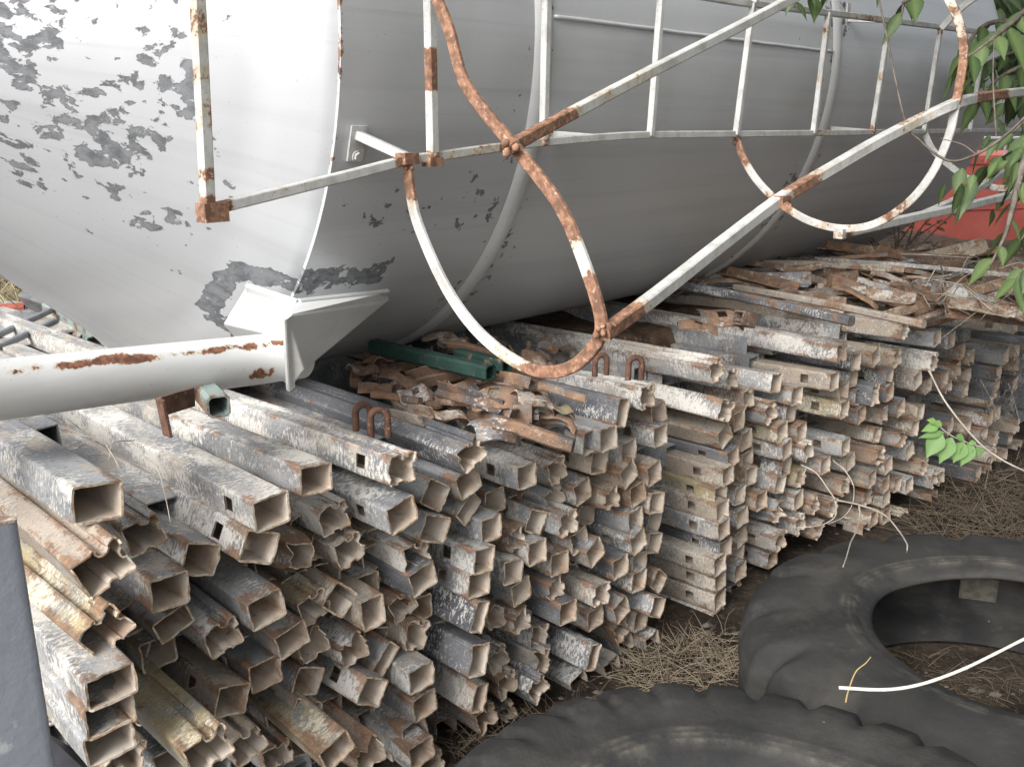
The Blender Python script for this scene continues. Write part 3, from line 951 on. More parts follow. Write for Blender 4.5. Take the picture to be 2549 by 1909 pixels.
# mounting plate bolted on the shell, with its arm
pc = on_cyl(771, 310, 1.004)
ang = math.degrees(math.atan2((pc - AX0).dot(E2), (pc - AX0).dot(E1))); tt_ = (pc - AX0).dot(D)
nrm_ = E1 * math.cos(R(ang)) + E2 * math.sin(R(ang)); tan_ = E2 * math.cos(R(ang)) - E1 * math.sin(R(ang))
mb = MB(); mb.box(pc, D * .022, nrm_ * .003, tan_ * .040)
def zero_att(me, names=('rust',), v=-.12):
    for k in names:
        at = me.attributes.new(k, 'FLOAT', 'POINT'); at.data.foreach_set('value', [v] * len(me.vertices))
    return me
mp = link('mounting_plate', zero_att(mb.mesh('mounting_plate')), BAR, ladder)
mb = MB(); bc = pc - tan_ * .028 + nrm_ * .006
mb.sweep([bc, bc + nrm_ * .009], circ(.0105, 6)); mb.sweep([bc, bc + nrm_ * .003], circ(.014, 12))
link('bolt', zero_att(mb.mesh('bolt')), BAR, ladder)
bar('stand_off_arm', dense(pc + tan_ * .018, on_e(882, 342, LO - .012), 6), sq(.020), ladder, lambda k: -.12, up=E2)
for (x, y) in ((1200, 296), (1800, 284)):
    a_ = on_cyl(x - 8, y - 6, 1.0)
    bar('stand_off_arm', dense(a_, on_e(x + 90, y + 2, LO - .008), 6), sq(.018), ladder, blob((.02, .06, .3)), up=E2)
pc2 = on_cyl(1832, 32, 1.004)
mb = MB(); mb.box(pc2, D * .015, E1 * .003 , E2 * .04)
link('mounting_plate', zero_att(mb.mesh('mounting_plate')), BAR, ladder)
bar('stand_off_arm', dense(pc2 - E2 * .02, on_e(1905, 46, LO - .008), 6), sq(.016), ladder, lambda k: -.12, up=E2)

# safety cage: hoops across the ladder and bars along it
cage = empty('safety_cage', (0, 0, 0), None, None); cage.parent = silo; cage.location = on_t(1160, 803, 1.38) - silo.location
h1 = [(880, 352), (888, 420), (905, 490), (955, 605), (1012, 693), (1082, 760), (1160, 801), (1228, 796), (1281, 752), (1299, 700), (1275, 605), (1220, 465), (1158, 375), (1106, 312), (1042, 235), (1000, 170), (972, 70), (945, 0), (922, -60), (900, -98), (886, -110)]
hp = [on_t(x, y, 1.38) for x, y in h1]
o_ = bar('hoop', catmull(hp, 5), sq(.012, .026, .2), cage, blob((.01, .03, .6), (.39, .055, .62), (.455, .008, .3), (.50, .03, .62), (.68, .10, .55), (.80, .055, .66), (.90, .055, .66), (.30, .01, .3)), up=D)
o_['label'] = 'bent rusty first hoop'
t2 = 2.75
h2 = [(1590, 300), (1610, 350), (1642, 398), (1690, 443), (1750, 478), (1820, 494), (1890, 484), (1960, 440), (2012, 378), (2048, 300), (2064, 230), (2082, 120), (2072, 50), (2050, 0), (2010, -60), (1930, -110), (1820, -125), (1720, -100), (1655, -45), (1629, 4)]
bar('hoop', catmull([on_t(x, y, t2) for x, y in h2], 5), sq(.011, .023, .2), cage, blob((.02, .02, .6), (.13, .02, .4), (.24, .03, .3), (.33, .02, .4), (.55, .04, .5), (.62, .02, .3), (.74, .03, .35)), up=D)
t3 = (on_e(1997, 286, LO) - AX0).dot(D)
h3 = [(1997, 287), (2020, 330), (2078, 378), (2120, 398), (2165, 407), (2230, 400), (2300, 360), (2340, 280), (2345, 200), (2332, 80), (2270, 0), (2190, -30), (2115, -8), (2066, 28), (2034, 62)]
bar('hoop', catmull([on_t(x, y, t3) for x, y in h3], 5), sq(.012, .026, .2), cage, blob((.25, .03, .3)), up=D)
def dpt(p): return (p - CAM).dot(Vector((0, CP, -SP)))
dh1 = dpt(on_t(1105, 315, 1.38)) - .02
def px_path(pts): return [at_depth(x * S2, y * S2, s) for x, y, s in pts]
bar('cage_bar', catmull(px_path([(1098, 319, dh1), (1260, 232, dh1 + .17), (1420, 148, dh1 + .36), (1570, 72, dh1 + .56), (1715, -4, dh1 + .78), (1900, -100, dh1 + 1.08)]), 6), sq(.0235), cage, blob((.02, .09, .8), (.30, .06, .12), (.2, .04, .1)), up=E2)
db = dpt(on_t(1300, 712, 1.38)) - .015
bar('cage_bar', catmull(px_path([(1304, 722, db), (1420, 636, db + .14), (1560, 526, db + .32), (1690, 428, db + .49), (1800, 362, db + .60), (1900, 304, db + .69), (1990, 258, db + .77), (2068, 223, db + .80), (2130, 209, db + .98), (2230, 196, db + 1.3)]), 6), sq(.027), cage, blob((.0, .05, .8), (.39, .02, .6), (.80, .06, .65), (.60, .03, .15)), up=E2)
db3 = dpt(on_t(1815, 496, t2))
bar('cage_bar', catmull(px_path([(1812, 506, db3), (1900, 486, db3 + .18), (2010, 462, db3 + .42), (2110, 440, db3 + .66), (2240, 408, db3 + 1.0)]), 5), sq(.028), cage, blob((.02, .03, .5)), up=E2)
bar('cage_bar', catmull(px_path([(1992, 466, 3.3), (2080, 425, 3.7), (2160, 378, 4.1), (2260, 330, 4.6)]), 5), sq(.026), cage, lambda k: .05, up=E2)
mb = MB(); c_ = at_depth(1690 * S2, 436 * S2, db + .478)
mb.box(c_, D * .020, E1 * .012, E2 * .014); 
link('joint_clamp', zero_att(mb.mesh('joint_clamp'), v=.7), BAR, cage)
mb = MB(); bq = at_depth(1699 * S2, 447 * S2, db + .455); vd = (CAM - bq).normalized()
mb.sweep([bq, bq + vd * .012], circ(.012, 6)); link('bolt', zero_att(mb.mesh('bolt'), v=.6), BAR, cage)
mb = MB()                                   # short open stub ends
for (x, y, s) in ((1815, 505, db3 - .012),):
    q_ = at_depth(x * S2, y * S2, s); mb.box(q_, D * .014, E1 * .014, E2 * .014)
link('joint_clamp', zero_att(mb.mesh('joint_clamp'), v=.3), BAR, cage)

# support leg: pipe welded into a folded gusset box
def leg_material():
    b = NB('leg_paint')
    v = b.obj(False)
    n1 = b.noise(v, 9, 3, .5); n2 = b.noise(v, 34, 6, .65)
    tp = b.attr('rust').outputs['Fac']
    f = b.math('ADD', b.math('MULTIPLY', n1, .5), b.math('ADD', b.math('MULTIPLY', n2, .5), b.math('MULTIPLY', tp, .7)))
    m = b.ramp(f, .700, .708)
    c = b.mix(b.ramp(b.noise(b.vscale(v, 3, 3, 12), 1, 4, .6), .4, .7), (.70, .705, .70), (.60, .60, .585))
    c = b.mix(b.math('MULTIPLY', b.ramp(f, .65, .70), .55), c, (.48, .34, .16))
    c = b.mix(m, c, b.mix(b.ramp(b.noise(v, 70, 4, .6), .4, .6), (.12, .05, .032), (.26, .115, .065)))
    c = b.mix(b.math('MULTIPLY', b.ramp(b.noise(v, 160, 2, .6), .70, .74), .5), c, (.2, .18, .15))
    b.bump(b.math('MULTIPLY', m, -1), .5, .003)
    return b.done(c, b.math('ADD', .38, b.math('MULTIPLY', m, .45)), 0, .5)
LEGM = leg_material()
leg = empty('leg', (0, 0, 0), None, None); leg.parent = silo; leg.location = on_cyl(640, 765, 1.2) - silo.location
pa, pb = on_cyl(-260, 872, 1.2), on_cyl(648, 766, 1.2)
pa = pb + (pa - pb).normalized() * 1.25
mb = MB(); n_ = 110; mseg = 72
mb.sweep([pb.lerp(pa, i / n_) for i in range(n_ + 1)], circ(.0535, mseg), up=E2, smooth=True)
me = mb.mesh('pipe', 40)
vw = []
axp = (pa - pb).normalized()
for v_ in me.vertices:
    q = v_.co - pb; k = q.dot(axp); rd = (q - axp * k).normalized()
    up_ = rd.dot(Vector((0, 0, 1))); front = rd.dot(E1)
    gs = lambda x, c, h_: math.exp(-((x - c) / h_) ** 2)
    nn_ = noise.noise(v_.co * 9) * .10 + noise.noise(v_.co * 23) * .06
    wgt = -.2 + .40 * gs(up_, .72, .26) * (1 / (1 + math.exp((k - .70) / .07))) * (1 if front > -.4 else 0) + .14 * gs(up_, .66, .22) * (1 if k < 1.0 else 0)
    wgt = max(wgt, -.2 + .66 * gs(k, .135, .06) * gs(up_, -.30, .5) * (1 if front > 0 else 0), -.2 + .25 * gs(up_, -1, .4) * gs(k, .1, .35)) + nn_
    vw.append(wgt)
at = me.attributes.new('rust', 'FLOAT', 'POINT'); at.data.foreach_set('value', vw)
link('pipe', me, LEGM, leg)
mb = MB()
mb.sweep([pb + axp * .022, pb + axp * .030], circ(.0553, 48), up=E2, smooth=False)
g0, g1, g2, g3 = on_cyl(532, 620, 1.00), on_cyl(483, 700, 1.00), on_cyl(604, 728, 1.12), on_cyl(640, 654, 1.10)
g4, g5, g6, g7, g8 = on_cyl(832, 632, 1.015), on_cyl(836, 652, 1.03), on_cyl(658, 800, 1.30), on_cyl(620, 682, 1.285), on_cyl(628, 838, 1.275)
inner = [tank(1.2, .80, -40), tank(1.6, .92, -52), tank(1.35, .97, -62)]
mb2 = MB()
mb2.add([g0, g1, g2, g3, g4, g5, g6, g7, g8, on_cyl(535, 760, 1.02), tank(1.62, .99, -46), tank(1.40, .99, -60)],
        [(0, 3, 2, 1), (3, 7, 2), (3, 4, 5, 7), (7, 5, 6), (7, 6, 8), (2, 7, 8), (1, 2, 9), (2, 8, 9), (5, 10, 6), (6, 10, 11), (6, 11, 8), (8, 11, 9)])
me = mb2.mesh('gusset_box'); zero_att(me, v=-.3)
go = link('gusset_box', me, LEGM, leg)
bv = go.modifiers.new('bevel', 'BEVEL'); bv.width = .004; bv.segments = 2
me = mb.mesh('weld_ring'); zero_att(me, v=.05); link('weld_ring', me, LEGM, leg)
mb = MB()
for a_, b_ in ((g0, g3), (g3, g4)):
    out_ = ((a_ + b_) / 2 - (AX0 + D * ((a_ + b_) / 2 - AX0).dot(D))).normalized()
    mb.sweep(dense(a_ + out_ * .003, b_ + out_ * .003, 12), sq(.012, .026, .2), up=out_)
mb.sweep(dense(g7, g8, 10), sq(.012, .020, .2), up=E1)
me = mb.mesh('gusset_flange'); zero_att(me, v=-.12); link('gusset_flange', me, LEGM, leg)

# ------------------------------------------------------------------ ground
def ground_material():
    b = NB('trampled_dirt')
    v = b.obj(False)
    c = b.mix(b.ramp(b.noise(v, 5, 6, .65), .35, .65), (.028, .021, .017), (.075, .058, .043))
    c = b.mix(b.ramp(b.noise(v, 40, 5, .65), .54, .70), c, (.13, .10, .07))
    b.bump(b.noise(v, 25, 6, .65), .8, .03)
    return b.done(c, .95, 0, .2)
GM = ground_material()
mb = MB(); mb.add([(-60, -10, 0), (60, -10, 0), (60, 120, 0), (-60, 120, 0)], [(0, 1, 2, 3)])
tag(link('ground', mb.mesh('ground'), GM), None, None, None, 'structure')

# ------------------------------------------------------------------ tyres
def rubber(name, dust):
    b = NB(name)
    v = b.obj(False)
    n1 = b.noise(v, 3.5, 5, .6)
    c = b.mix(b.ramp(n1, .35, .65), (.022, .022, .023), (.043, .042, .041))
    c = b.mix(b.math('MULTIPLY', b.ramp(b.noise(b.vscale(v, 5, 5, 14), 1, 6, .68), .50 - dust, .74 - dust), .45), c, (.088, .082, .072))
    d2 = b.noise(v, 9, 7, .7)
    c = b.mix(b.math('MULTIPLY', b.ramp(d2, .58, .68), .22), c, (.13, .125, .115))
    c = b.mix(b.ramp(b.noise(v, 70, 2, .5), .80, .81), c, (.55, .53, .5))
    rr = b.attr('ring').outputs['Fac']
    c = b.mix(b.math('MULTIPLY', rr, b.ramp(b.noise(v, 14, 5, .6), .40, .75, 0, .75)), c, (.16, .145, .115))
    rd = b.attr('red').outputs['Fac']
    c = b.mix(b.math('MULTIPLY', rd, .75), c, (.13, .045, .035))
    b.bump(b.math('ADD', b.noise(v, 45, 6, .7), b.math('MULTIPLY', n1, .6)), .5, .006)
    return b.done(c, .80, 0, .28)
RUB = rubber('tyre_rubber', .05)
def tyre(name, cx, cy, ro, rb, ht, lugs, lugdepth, label, tilt=(0, 0), seed=0, rot=0):
    # half profile (radius, height, ring, red) from inside the well, over the bead and sidewall, down the tread
    W = ro - rb
    up_ = [(rb + .36 * W, .012, 0, 0), (ro - .055, .05, 0, 0), (ro - .035, ht * .35, 0, 0), (ro - .035, ht * .62, 0, 0), (rb + .42 * W, ht * .80, 0, 0), (rb + .14 * W, ht * .85, 0, .3), (rb + .03, ht * .86, 0, 1),
           (rb + .004, ht * .88, 0, .4), (rb, ht * .905, 0, 0), (rb + .010, ht * .935, 0, 0), (rb + .030, ht * .955, 0, 0), (rb + .045, ht * .968, .3, 0), (rb + .050, ht * .984, 1, 0), (rb + .058, ht * .985, .3, 0), (rb + .064, ht * .994, 1, 0), (rb + .073, ht * .990, .2, 0), (rb + .080, ht * .998, .8, 0), (rb + .092, ht * .994, 0, 0),
           (rb + .50 * W, ht * 1.0, 0, 0), (rb + .66 * W, ht * .992, 0, 0), (ro - .085, ht * .965, 0, 0), (ro - .045, ht * .925, 0, 0), (ro - .018, ht * .86, 0, 0), (ro - .004, ht * .76, 0, 0), (ro, ht * .60, 0, 0), (ro, ht * .35, 0, 0), (ro - .01, ht * .16, 0, 0), (ro - .05, .02, 0, 0), (ro - .10, 0, 0, 0)]
    # refine
    prof = []
    for i in range(len(up_) - 1):
        a, b_ = up_[i], up_[i + 1]
        k = max(1, int(math.hypot(a[0] - b_[0], a[1] - b_[1]) / .03))
        for j in range(k): prof.append(tuple(a[q] + (b_[q] - a[q]) * j / k for q in range(4)))
    prof.append(up_[-1])
    n = 640
    vs = []; rg = []; rd = []
    for (r_, z_, g_, d_) in prof:
        for j in range(n):
            th = 2 * PI * j / n
            outer = max(0, min(1, (r_ - (rb + .55 * W)) / (.45 * W))) if z_ > .015 else 0
            ph = lugs * th / (2 * PI) + rot
            lug = 0
            u = ph - math.floor(ph)
            du = min(u, 1 - u)
            lug = max(0, min(1, (du - .02) / .20))
            wear = .75 + .35 * noise.noise(Vector((math.cos(th) * 2.1, math.sin(th) * 2.1, seed))) + .55 * noise.noise(Vector((math.floor(ph + .5) * 1.37, seed * 2.1, .5)))
            dr = -lugdepth * (1 - lug * lug * (3 - 2 * lug)) * outer * wear
            wob = .012 * noise.noise(Vector((math.cos(th) * 1.3, math.sin(th) * 1.3, z_ * 3 + seed)))
            bumpy = .010 * outer * noise.noise(Vector((math.cos(th) * 6, math.sin(th) * 6, z_ * 9 + seed)))
            dz = (wob + (-.035 * (1 - lug) * outer * wear if z_ > ht * .5 else 0)) * min(1, z_ / .1)
            rr = r_ + dr + bumpy + wob * .6
            vs.append((rr * math.cos(th), rr * math.sin(th), max(z_ + dz, 0.0))); rg.append(g_); rd.append(d_)
    fs = []
    for k in range(len(prof) - 1):
        for j in range(n):
            j2 = (j + 1) % n
            fs.append((k * n + j, (k + 1) * n + j, (k + 1) * n + j2, k * n + j2))
    me = bpy.data.meshes.new(name)
    me.from_pydata(vs, [], [tuple(reversed(f)) for f in fs])
    me.polygons.foreach_set('use_smooth', [True] * len(fs))
    for k, d_ in (('ring', rg), ('red', rd)):
        at = me.attributes.new(k, 'FLOAT', 'POINT'); at.data.foreach_set('value', d_)
    me.update()
    o = link(name, me, RUB)
    o.location = (cx, cy, 0.004)
    o.rotation_euler = (tilt[0], tilt[1], 0)
    return tag(o, label, 'tyre')
ty1 = tyre('loader_tyre', 1.345, 2.235, .725, .375, .33, 17, .030, 'big worn black tyre lying flat, empty hole open, further one beside the tube heap', seed=3, rot=.2)
ty2 = tyre('loader_tyre', .395, 1.262, .645, .315, .445, 31, .036, 'nearest black tyre cut by the bottom edge, with scalloped tread lugs', seed=8, rot=.4)
# repair patch inside the far tyre's well
def patch():
    mb = MB()
    c = at_depth(2388, 1530, 0)
    # on the inner wall on the far side
    th0 = R(72)
    rr = .725 - .046
    vs = []; 
    for i in range(7):
        th = th0 + R((i - 3) * 1.6)
        for z_ in (.085, .165): vs.append((1.345 + rr * math.cos(th), 2.235 + rr * math.sin(th), z_))
    mb.add(vs, [(2 * i, 2 * i + 1, 2 * i + 3, 2 * i + 2) for i in range(6)])
    me = mb.mesh('repair_patch')
    b = NB('patch_rubber'); v = b.obj(False)
    mt = b.done(b.mix(b.ramp(b.noise(v, 40, 4, .6), .4, .6), (.10, .095, .08), (.16, .15, .12)), .8)
    o = link('repair_patch', me, mt)
    sm = o.modifiers.new('t', 'SOLIDIFY'); sm.thickness = .006
    o.parent = ty1; me.transform(Matrix.Translation(-Vector(ty1.location)))
patch()

# ------------------------------------------------------------------ dark steel post at the left edge
def simple_mat(name, c1, c2, scale=8, rough=.6, c3=None, t3=(.6, .66), bump=.2, stretch=(1, 1, 1), rnd=True, spec=.4, rustw=0.0):
    b = NB(name); v = b.obj(rnd)
    vv = b.vscale(v, *stretch)
    c = b.mix(b.ramp(b.noise(vv, scale, 5, .62), .36, .64), c1, c2)
    if c3: c = b.mix(b.ramp(b.noise(v, scale * 3.1, 5, .66), *t3), c, c3)
    if rustw: c = b.mix(b.ramp(b.noise(v, 17, 6, .66), .72 - .25 * rustw, .80 - .25 * rustw), c, rust_colour(b, v))
    b.bump(b.noise(v, scale * 6, 5, .65), bump, .004)
    return b.done(c, rough, 0, spec)
POSTM = simple_mat('grey_post_paint', (.12, .13, .15), (.19, .205, .23), 5, .36, (.30, .31, .32), (.65, .74), .5, (1, 1, .22))
def post():
    s = 1.18
    a = at_depth(35 * S2, 1129 * S2, s)          # top front right edge
    b_ = at_depth(86 * S2, 1660 * S2, s * 1.0)
    ax = Vector((.90, .44, 0)).normalized(); ay = Vector((-.44, .90, 0)).normalized()
    wdt = .11; dep = .022
    down = (Vector((b_.x, b_.y, b_.z)) - a); 
    zt, k = a.z, a.z
    top = a - ax * wdt / 2 + ay * dep / 2
    lean = Vector((.012, 0, -1)).normalized()
    bot = top + lean * (zt / -lean.z)
    p = empty('steel_post', (bot.x, bot.y, 0), 'dark grey square steel post cut by the left edge of the picture', 'post')
    mb = MB(); prof = [(wdt / 2 * sx_ * (1 - e_), dep / 2 * sy_ * (1 - f_)) for sx_, sy_, e_, f_ in ((1, 1, .18, 0), (1, 1, .05, .05), (1, 1, 0, .18), (1, -1, 0, .18), (1, -1, .05, .05), (1, -1, .18, 0), (-1, -1, .18, 0), (-1, -1, .05, .05), (-1, -1, 0, .18), (-1, 1, 0, .18), (-1, 1, .05, .05), (-1, 1, .18, 0))]
    mb.sweep([bot, top], [(y_, -x_) for x_, y_ in prof], up=ay)
    link('shaft', mb.mesh('shaft', 50), POSTM, p)
    mb = MB(); mb.sweep([top + Vector((0, 0, .0005)), top + Vector((0, 0, .004))], [(y_ * 1.04, -x_ * 1.02) for x_, y_ in prof], up=ay)
    link('rusty_edge', mb.mesh('rusty_edge'), TM['r'], p)
    # dark sheet leaning in the gap under the tubes
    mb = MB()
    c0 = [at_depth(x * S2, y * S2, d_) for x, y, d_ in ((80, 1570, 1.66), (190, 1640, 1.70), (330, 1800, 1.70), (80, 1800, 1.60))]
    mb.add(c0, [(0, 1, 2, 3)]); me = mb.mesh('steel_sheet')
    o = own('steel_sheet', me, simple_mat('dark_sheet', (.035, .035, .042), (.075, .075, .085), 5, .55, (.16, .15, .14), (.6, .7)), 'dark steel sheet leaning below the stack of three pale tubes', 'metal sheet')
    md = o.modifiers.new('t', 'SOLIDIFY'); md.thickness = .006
post()

# ------------------------------------------------------------------ loose scrap lying on top of the heap
rs = random.Random(21)
def rot_frame(yaw, pitch, roll):
    return Matrix.Rotation(yaw, 3, 'Z') @ Matrix.Rotation(pitch, 3, 'Y') @ Matrix.Rotation(roll, 3, 'X')
def scrap_mesh(kind, L, W_, rnd):
    """small pieces in local coordinates, long side along x, base at z = 0"""
    mb = MB()
    if kind == 'plate':                        # curved clamp plate with a hole and a turned-down lip
        nx, ny = 10, 6
        th = .004
        for s_ in (0, 1):
            vs = []
            for i in range(nx + 1):
                for j in range(ny + 1):
                    x, y = (i / nx - .5) * L, (j / ny - .5) * W_
                    rx = max(0, abs(i / nx - .5) - .36) / .14
                    y2 = y * (1 - .30 * rx * rx)
                    z = .018 * (1 - (2 * y / W_) ** 2) + .010 * math.sin(i * .7 + L * 90) * .5 + .012 + s_ * th
                    if i >= nx - 1: z -= .010 * (i - nx + 2)
                    vs.append((x, y2, z))
            fs = []
            for i in range(nx):
                for j in range(ny):
                    if 4 <= i <= 5 and j in (2, 3) and W_ > .05: continue
                    q = (i * (ny + 1) + j, (i + 1) * (ny + 1) + j, (i + 1) * (ny + 1) + j + 1, i * (ny + 1) + j + 1)
                    fs.append(q if s_ else tuple(reversed(q)))
            mb.add(vs, fs, 0, True)
        # rim
        m = (nx + 1) * (ny + 1)
        loop = [i * (ny + 1) for i in range(nx + 1)] + [nx * (ny + 1) + j for j in range(1, ny + 1)] + [i * (ny + 1) + ny for i in range(nx - 1, -1, -1)] + [j for j in range(ny - 1, 0, -1)]
        for a, b_ in zip(loop, loop[1:] + loop[:1]): mb.f.append([a, b_, b_ + m, a + m]); mb.m.append(0); mb.sm.append(False)
    elif kind == 'rod':
        mb.sweep([(-L / 2, 0, W_ / 2), (-L / 4, .004, W_ / 2 + .003), (L / 4, -.003, W_ / 2), (L / 2, 0, W_ / 2)], sq(W_, W_, .2), up=(0, 0, 1))
    elif kind == 'angle':
        t = .005
        pr = [(0, 0), (0, W_), (t, W_), (t, t), (W_, t), (W_, 0)]
        mb.sweep([(-L / 2, -W_ / 2, 0), (0, -W_ / 2, .003), (L / 2, -W_ / 2, 0)], pr, up=(0, 0, 1))
    elif kind == 'clamp':                      # open box clamp with a wedge bar through it
        t = .005
        pr_o = [(-W_ / 2, -W_ / 2), (W_ / 2, -W_ / 2), (W_ / 2, W_ / 2), (-W_ / 2, W_ / 2)]
        for a, b_ in zip(pr_o, pr_o[1:] + pr_o[:1]):
            m = Vector(((a[0] + b_[0]) / 2, (a[1] + b_[1]) / 2)); d_ = Vector((b_[0] - a[0], b_[1] - a[1])) / 2
            mb.box((0, m.x, m.y + W_ / 2), (L * .32, 0, 0), (0, d_.x + (t * .5 if d_.x else 0) , d_.y) if abs(d_.x) > abs(d_.y) else (0, 0, d_.y - t * .6), (0, 0, t / 2) if abs(d_.x) > abs(d_.y) else (0, t / 2, 0))
        mb.sweep([(-L / 2, .006, W_ * .30), (L / 2, -.004, W_ * .38)], sq(W_ * .34, W_ * .2, .2), up=(0, 0, 1))
    elif kind == 'channel':
        t = .004
        pr = [(0, -W_ / 2), (W_ * .7, -W_ / 2), (W_ * .7, -W_ / 2 + t), (t, -W_ / 2 + t), (t, W_ / 2 - t), (W_ * .7, W_ / 2 - t), (W_ * .7, W_ / 2), (0, W_ / 2)]
        mb.sweep([(-L / 2, 0, 0), (-L / 6, 0, .004), (L / 6, .004, 0), (L / 2, 0, .003)], pr, up=(0, 0, 1))
    me = mb.mesh('scrap', 35)
    at = me.attributes.new('edge', 'FLOAT', 'POINT'); at.data.foreach_set('value', [.4 + .5 * rnd.random() for _ in me.vertices])
    return me
SC_NAME = {'plate': 'clamp_plate', 'rod': 'short_bar', 'angle': 'angle_iron', 'clamp': 'box_clamp', 'channel': 'short_channel'}
SC_CAT = {'plate': 'steel plate', 'rod': 'steel bar', 'angle': 'angle iron', 'clamp': 'steel clamp', 'channel': 'steel channel'}
SC_CACHE = {}
def scrap(kind, loc, yaw, pitch, roll, colr, L, W_, label, group=None):
    key = (kind, round(L, 2), round(W_, 3))
    if key not in SC_CACHE:
        SC_CACHE[key] = scrap_mesh(kind, L, W_, rs); SC_CACHE[key].materials.append(TM['r'])
    o = bpy.data.objects.new(SC_NAME[kind], SC_CACHE[key])
    col.objects.link(o)
    o.location = loc; o.rotation_euler = rot_frame(yaw, pitch, roll).to_euler()
    o.material_slots[0].link = 'OBJECT'; o.material_slots[0].material = TM[colr]
    return tag(o, label, SC_CAT[kind], group)
# pieces read one by one: source pixel, kind, yaw on the picture, colour, length, width, height above the heap, label
SCR = [
 (895, 870, 'plate', -20, 't', .15, .085, .93, 'grey rounded plate just below the edge of the silo shell'),
 (905, 935, 'plate', 35, 'g', .12, .08, .92, 'tilted grey plate right of the leg gusset'),
 (960, 915, 'plate', 60, 'r', .12, .075, .93, 'brown plate standing between the leg gusset and green tube'),
 (1000, 960, 'plate', -30, 'r', .15, .085, .93, 'rusty arched plate in the middle of the loose scrap'),
 (945, 985, 'channel', -45, 't', .18, .06, .91, 'tan channel end left of the rusty arched plate'),
 (985, 1000, 'rod', -38, 'r', .22, .028, .93, 'rusty bar slanting down left of the grey plate with a bright tip'),
 (1035, 995, 'plate', 5, 'g', .11, .08, .93, 'small grey plate with a bright tip among the scrap'),
 (1090, 945, 'channel', -25, 't', .22, .07, .94, 'tan notched channel below the long green tube'),
 (1085, 1000, 'rod', -40, 'r', .20, .03, .92, 'orange rusty bar below the notched channel'),
 (1135, 1010, 'rod', -55, 'r', .17, .03, .92, 'dark rusty bar leaning left of the pair of grey saddle plates'),
 (1180, 985, 'angle', -62, 'd', .26, .04, .95, 'dark angle iron running steeply under the green tube end'),
 (1130, 870, 'plate', -15, 'r', .12, .085, .96, 'rusty plate right behind the long green tube'),
 (1190, 880, 'rod', -20, 'r', .26, .03, .96, 'rusty bar lying behind the long green tube'),
 (1100, 852, 'plate', 0, 'd', .14, .09, .95, 'dark plate half hidden under the silo shell'),
 (1235, 955, 'rod', -10, 'r', .17, .035, .95, 'brown bar just right of the green tube end'),
 (1285, 965, 'angle', -28, 't', .12, .05, .94, 'tan angle piece right of the brown bar'),
 (1240, 1000, 'plate', -5, 't', .15, .10, .94, 'left one of two grey saddle plates lying side by side'),
 (1325, 1012, 'plate', -8, 't', .13, .10, .95, 'right one of two grey saddle plates, with rusty lower edge'),
 (1395, 988, 'rod', -5, 'r', .16, .03, .99, 'short orange bar in front of the slotted grey tube'),
 (1385, 1040, 'plate', 12, 'y', .10, .07, .93, 'yellowish plate below the short orange bar'),
 (1255, 1040, 'angle', 55, 'w', .10, .045, .94, 'pale bent angle bracket standing on the scrap'),
 (1300, 1055, 'clamp', -8, 'r', .10, .05, .92, 'rusty box clamp under the saddle plates'),
 (1230, 1085, 'plate', 0, 'g', .15, .10, .90, 'grey round-nosed plate left of the fat rusty bar'),
 (1325, 1095, 'rod', -24, 'r', .26, .042, .93, 'fat rusty bar with white patch at the front of the scrap'),
 (1020, 1040, 'channel', -40, 't', .2, .06, .90, 'brown channel under the scrap above the dark grooved tube'),
 (1120, 1055, 'plate', 20, 't', .13, .08, .89, 'dull plate below the leaning dark rusty bar'),
 (1050, 905, 'angle', -18, 't', .25, .05, .93, 'tan angle iron under the long green tube'),
 (1180, 925, 'plate', 40, 'd', .11, .08, .92, 'dark plate in the hollow under the green tube end'),
 (1790, 800, 'plate', -5, 'r', .2, .11, .97, 'large rusty torn plate lying on the cream grooved tubes'),
 (1850, 810, 'clamp', 20, 'r', .12, .05, .97, 'rusty clamp beside the large torn plate'),
 (1735, 825, 'plate', 10, 'r', .16, .07, .95, 'rusty strip plate left of the large torn plate'),
]
for (px, py, kd, yw, cl, L, W_, zz, lab) in SCR:
    p = at_z(px, py, zz - .01)
    if kd in ('rod', 'channel', 'angle'): L *= .75; W_ *= .72
    else: L *= .85; W_ *= .85
    scrap(kd, p, R(yw + 12 + rs.uniform(-25, 25)), R(rs.uniform(-14, 20)), R(rs.uniform(-28, 28)), (cl if cl not in 'rt' else 's') if rs.random() < .75 else 't', L, W_, lab)
# small bits that nothing tells apart, tucked between the pieces above
k = 0
while k < 80:
    px, py = rs.uniform(850, 1400), rs.uniform(830, 1080)
    if py < 905 - (px - 850) * .09 or py > 985 + (px - 850) * .22: continue
    kd = rs.choice(['plate', 'rod', 'angle', 'channel', 'rod', 'clamp'])
    p = at_z(px, py, rs.uniform(.865, .90))
    scrap(kd, p, R(rs.uniform(-110, 70)), R(rs.uniform(-35, 35)), R(rs.uniform(-40, 40)), rs.choice('sssstgd'), rs.uniform(.05, .14), rs.choice([.016, .022, .032, .045]), 'small rusty scrap piece lying in the tangle under the silo edge', 'small scrap under the silo edge')
    k += 1
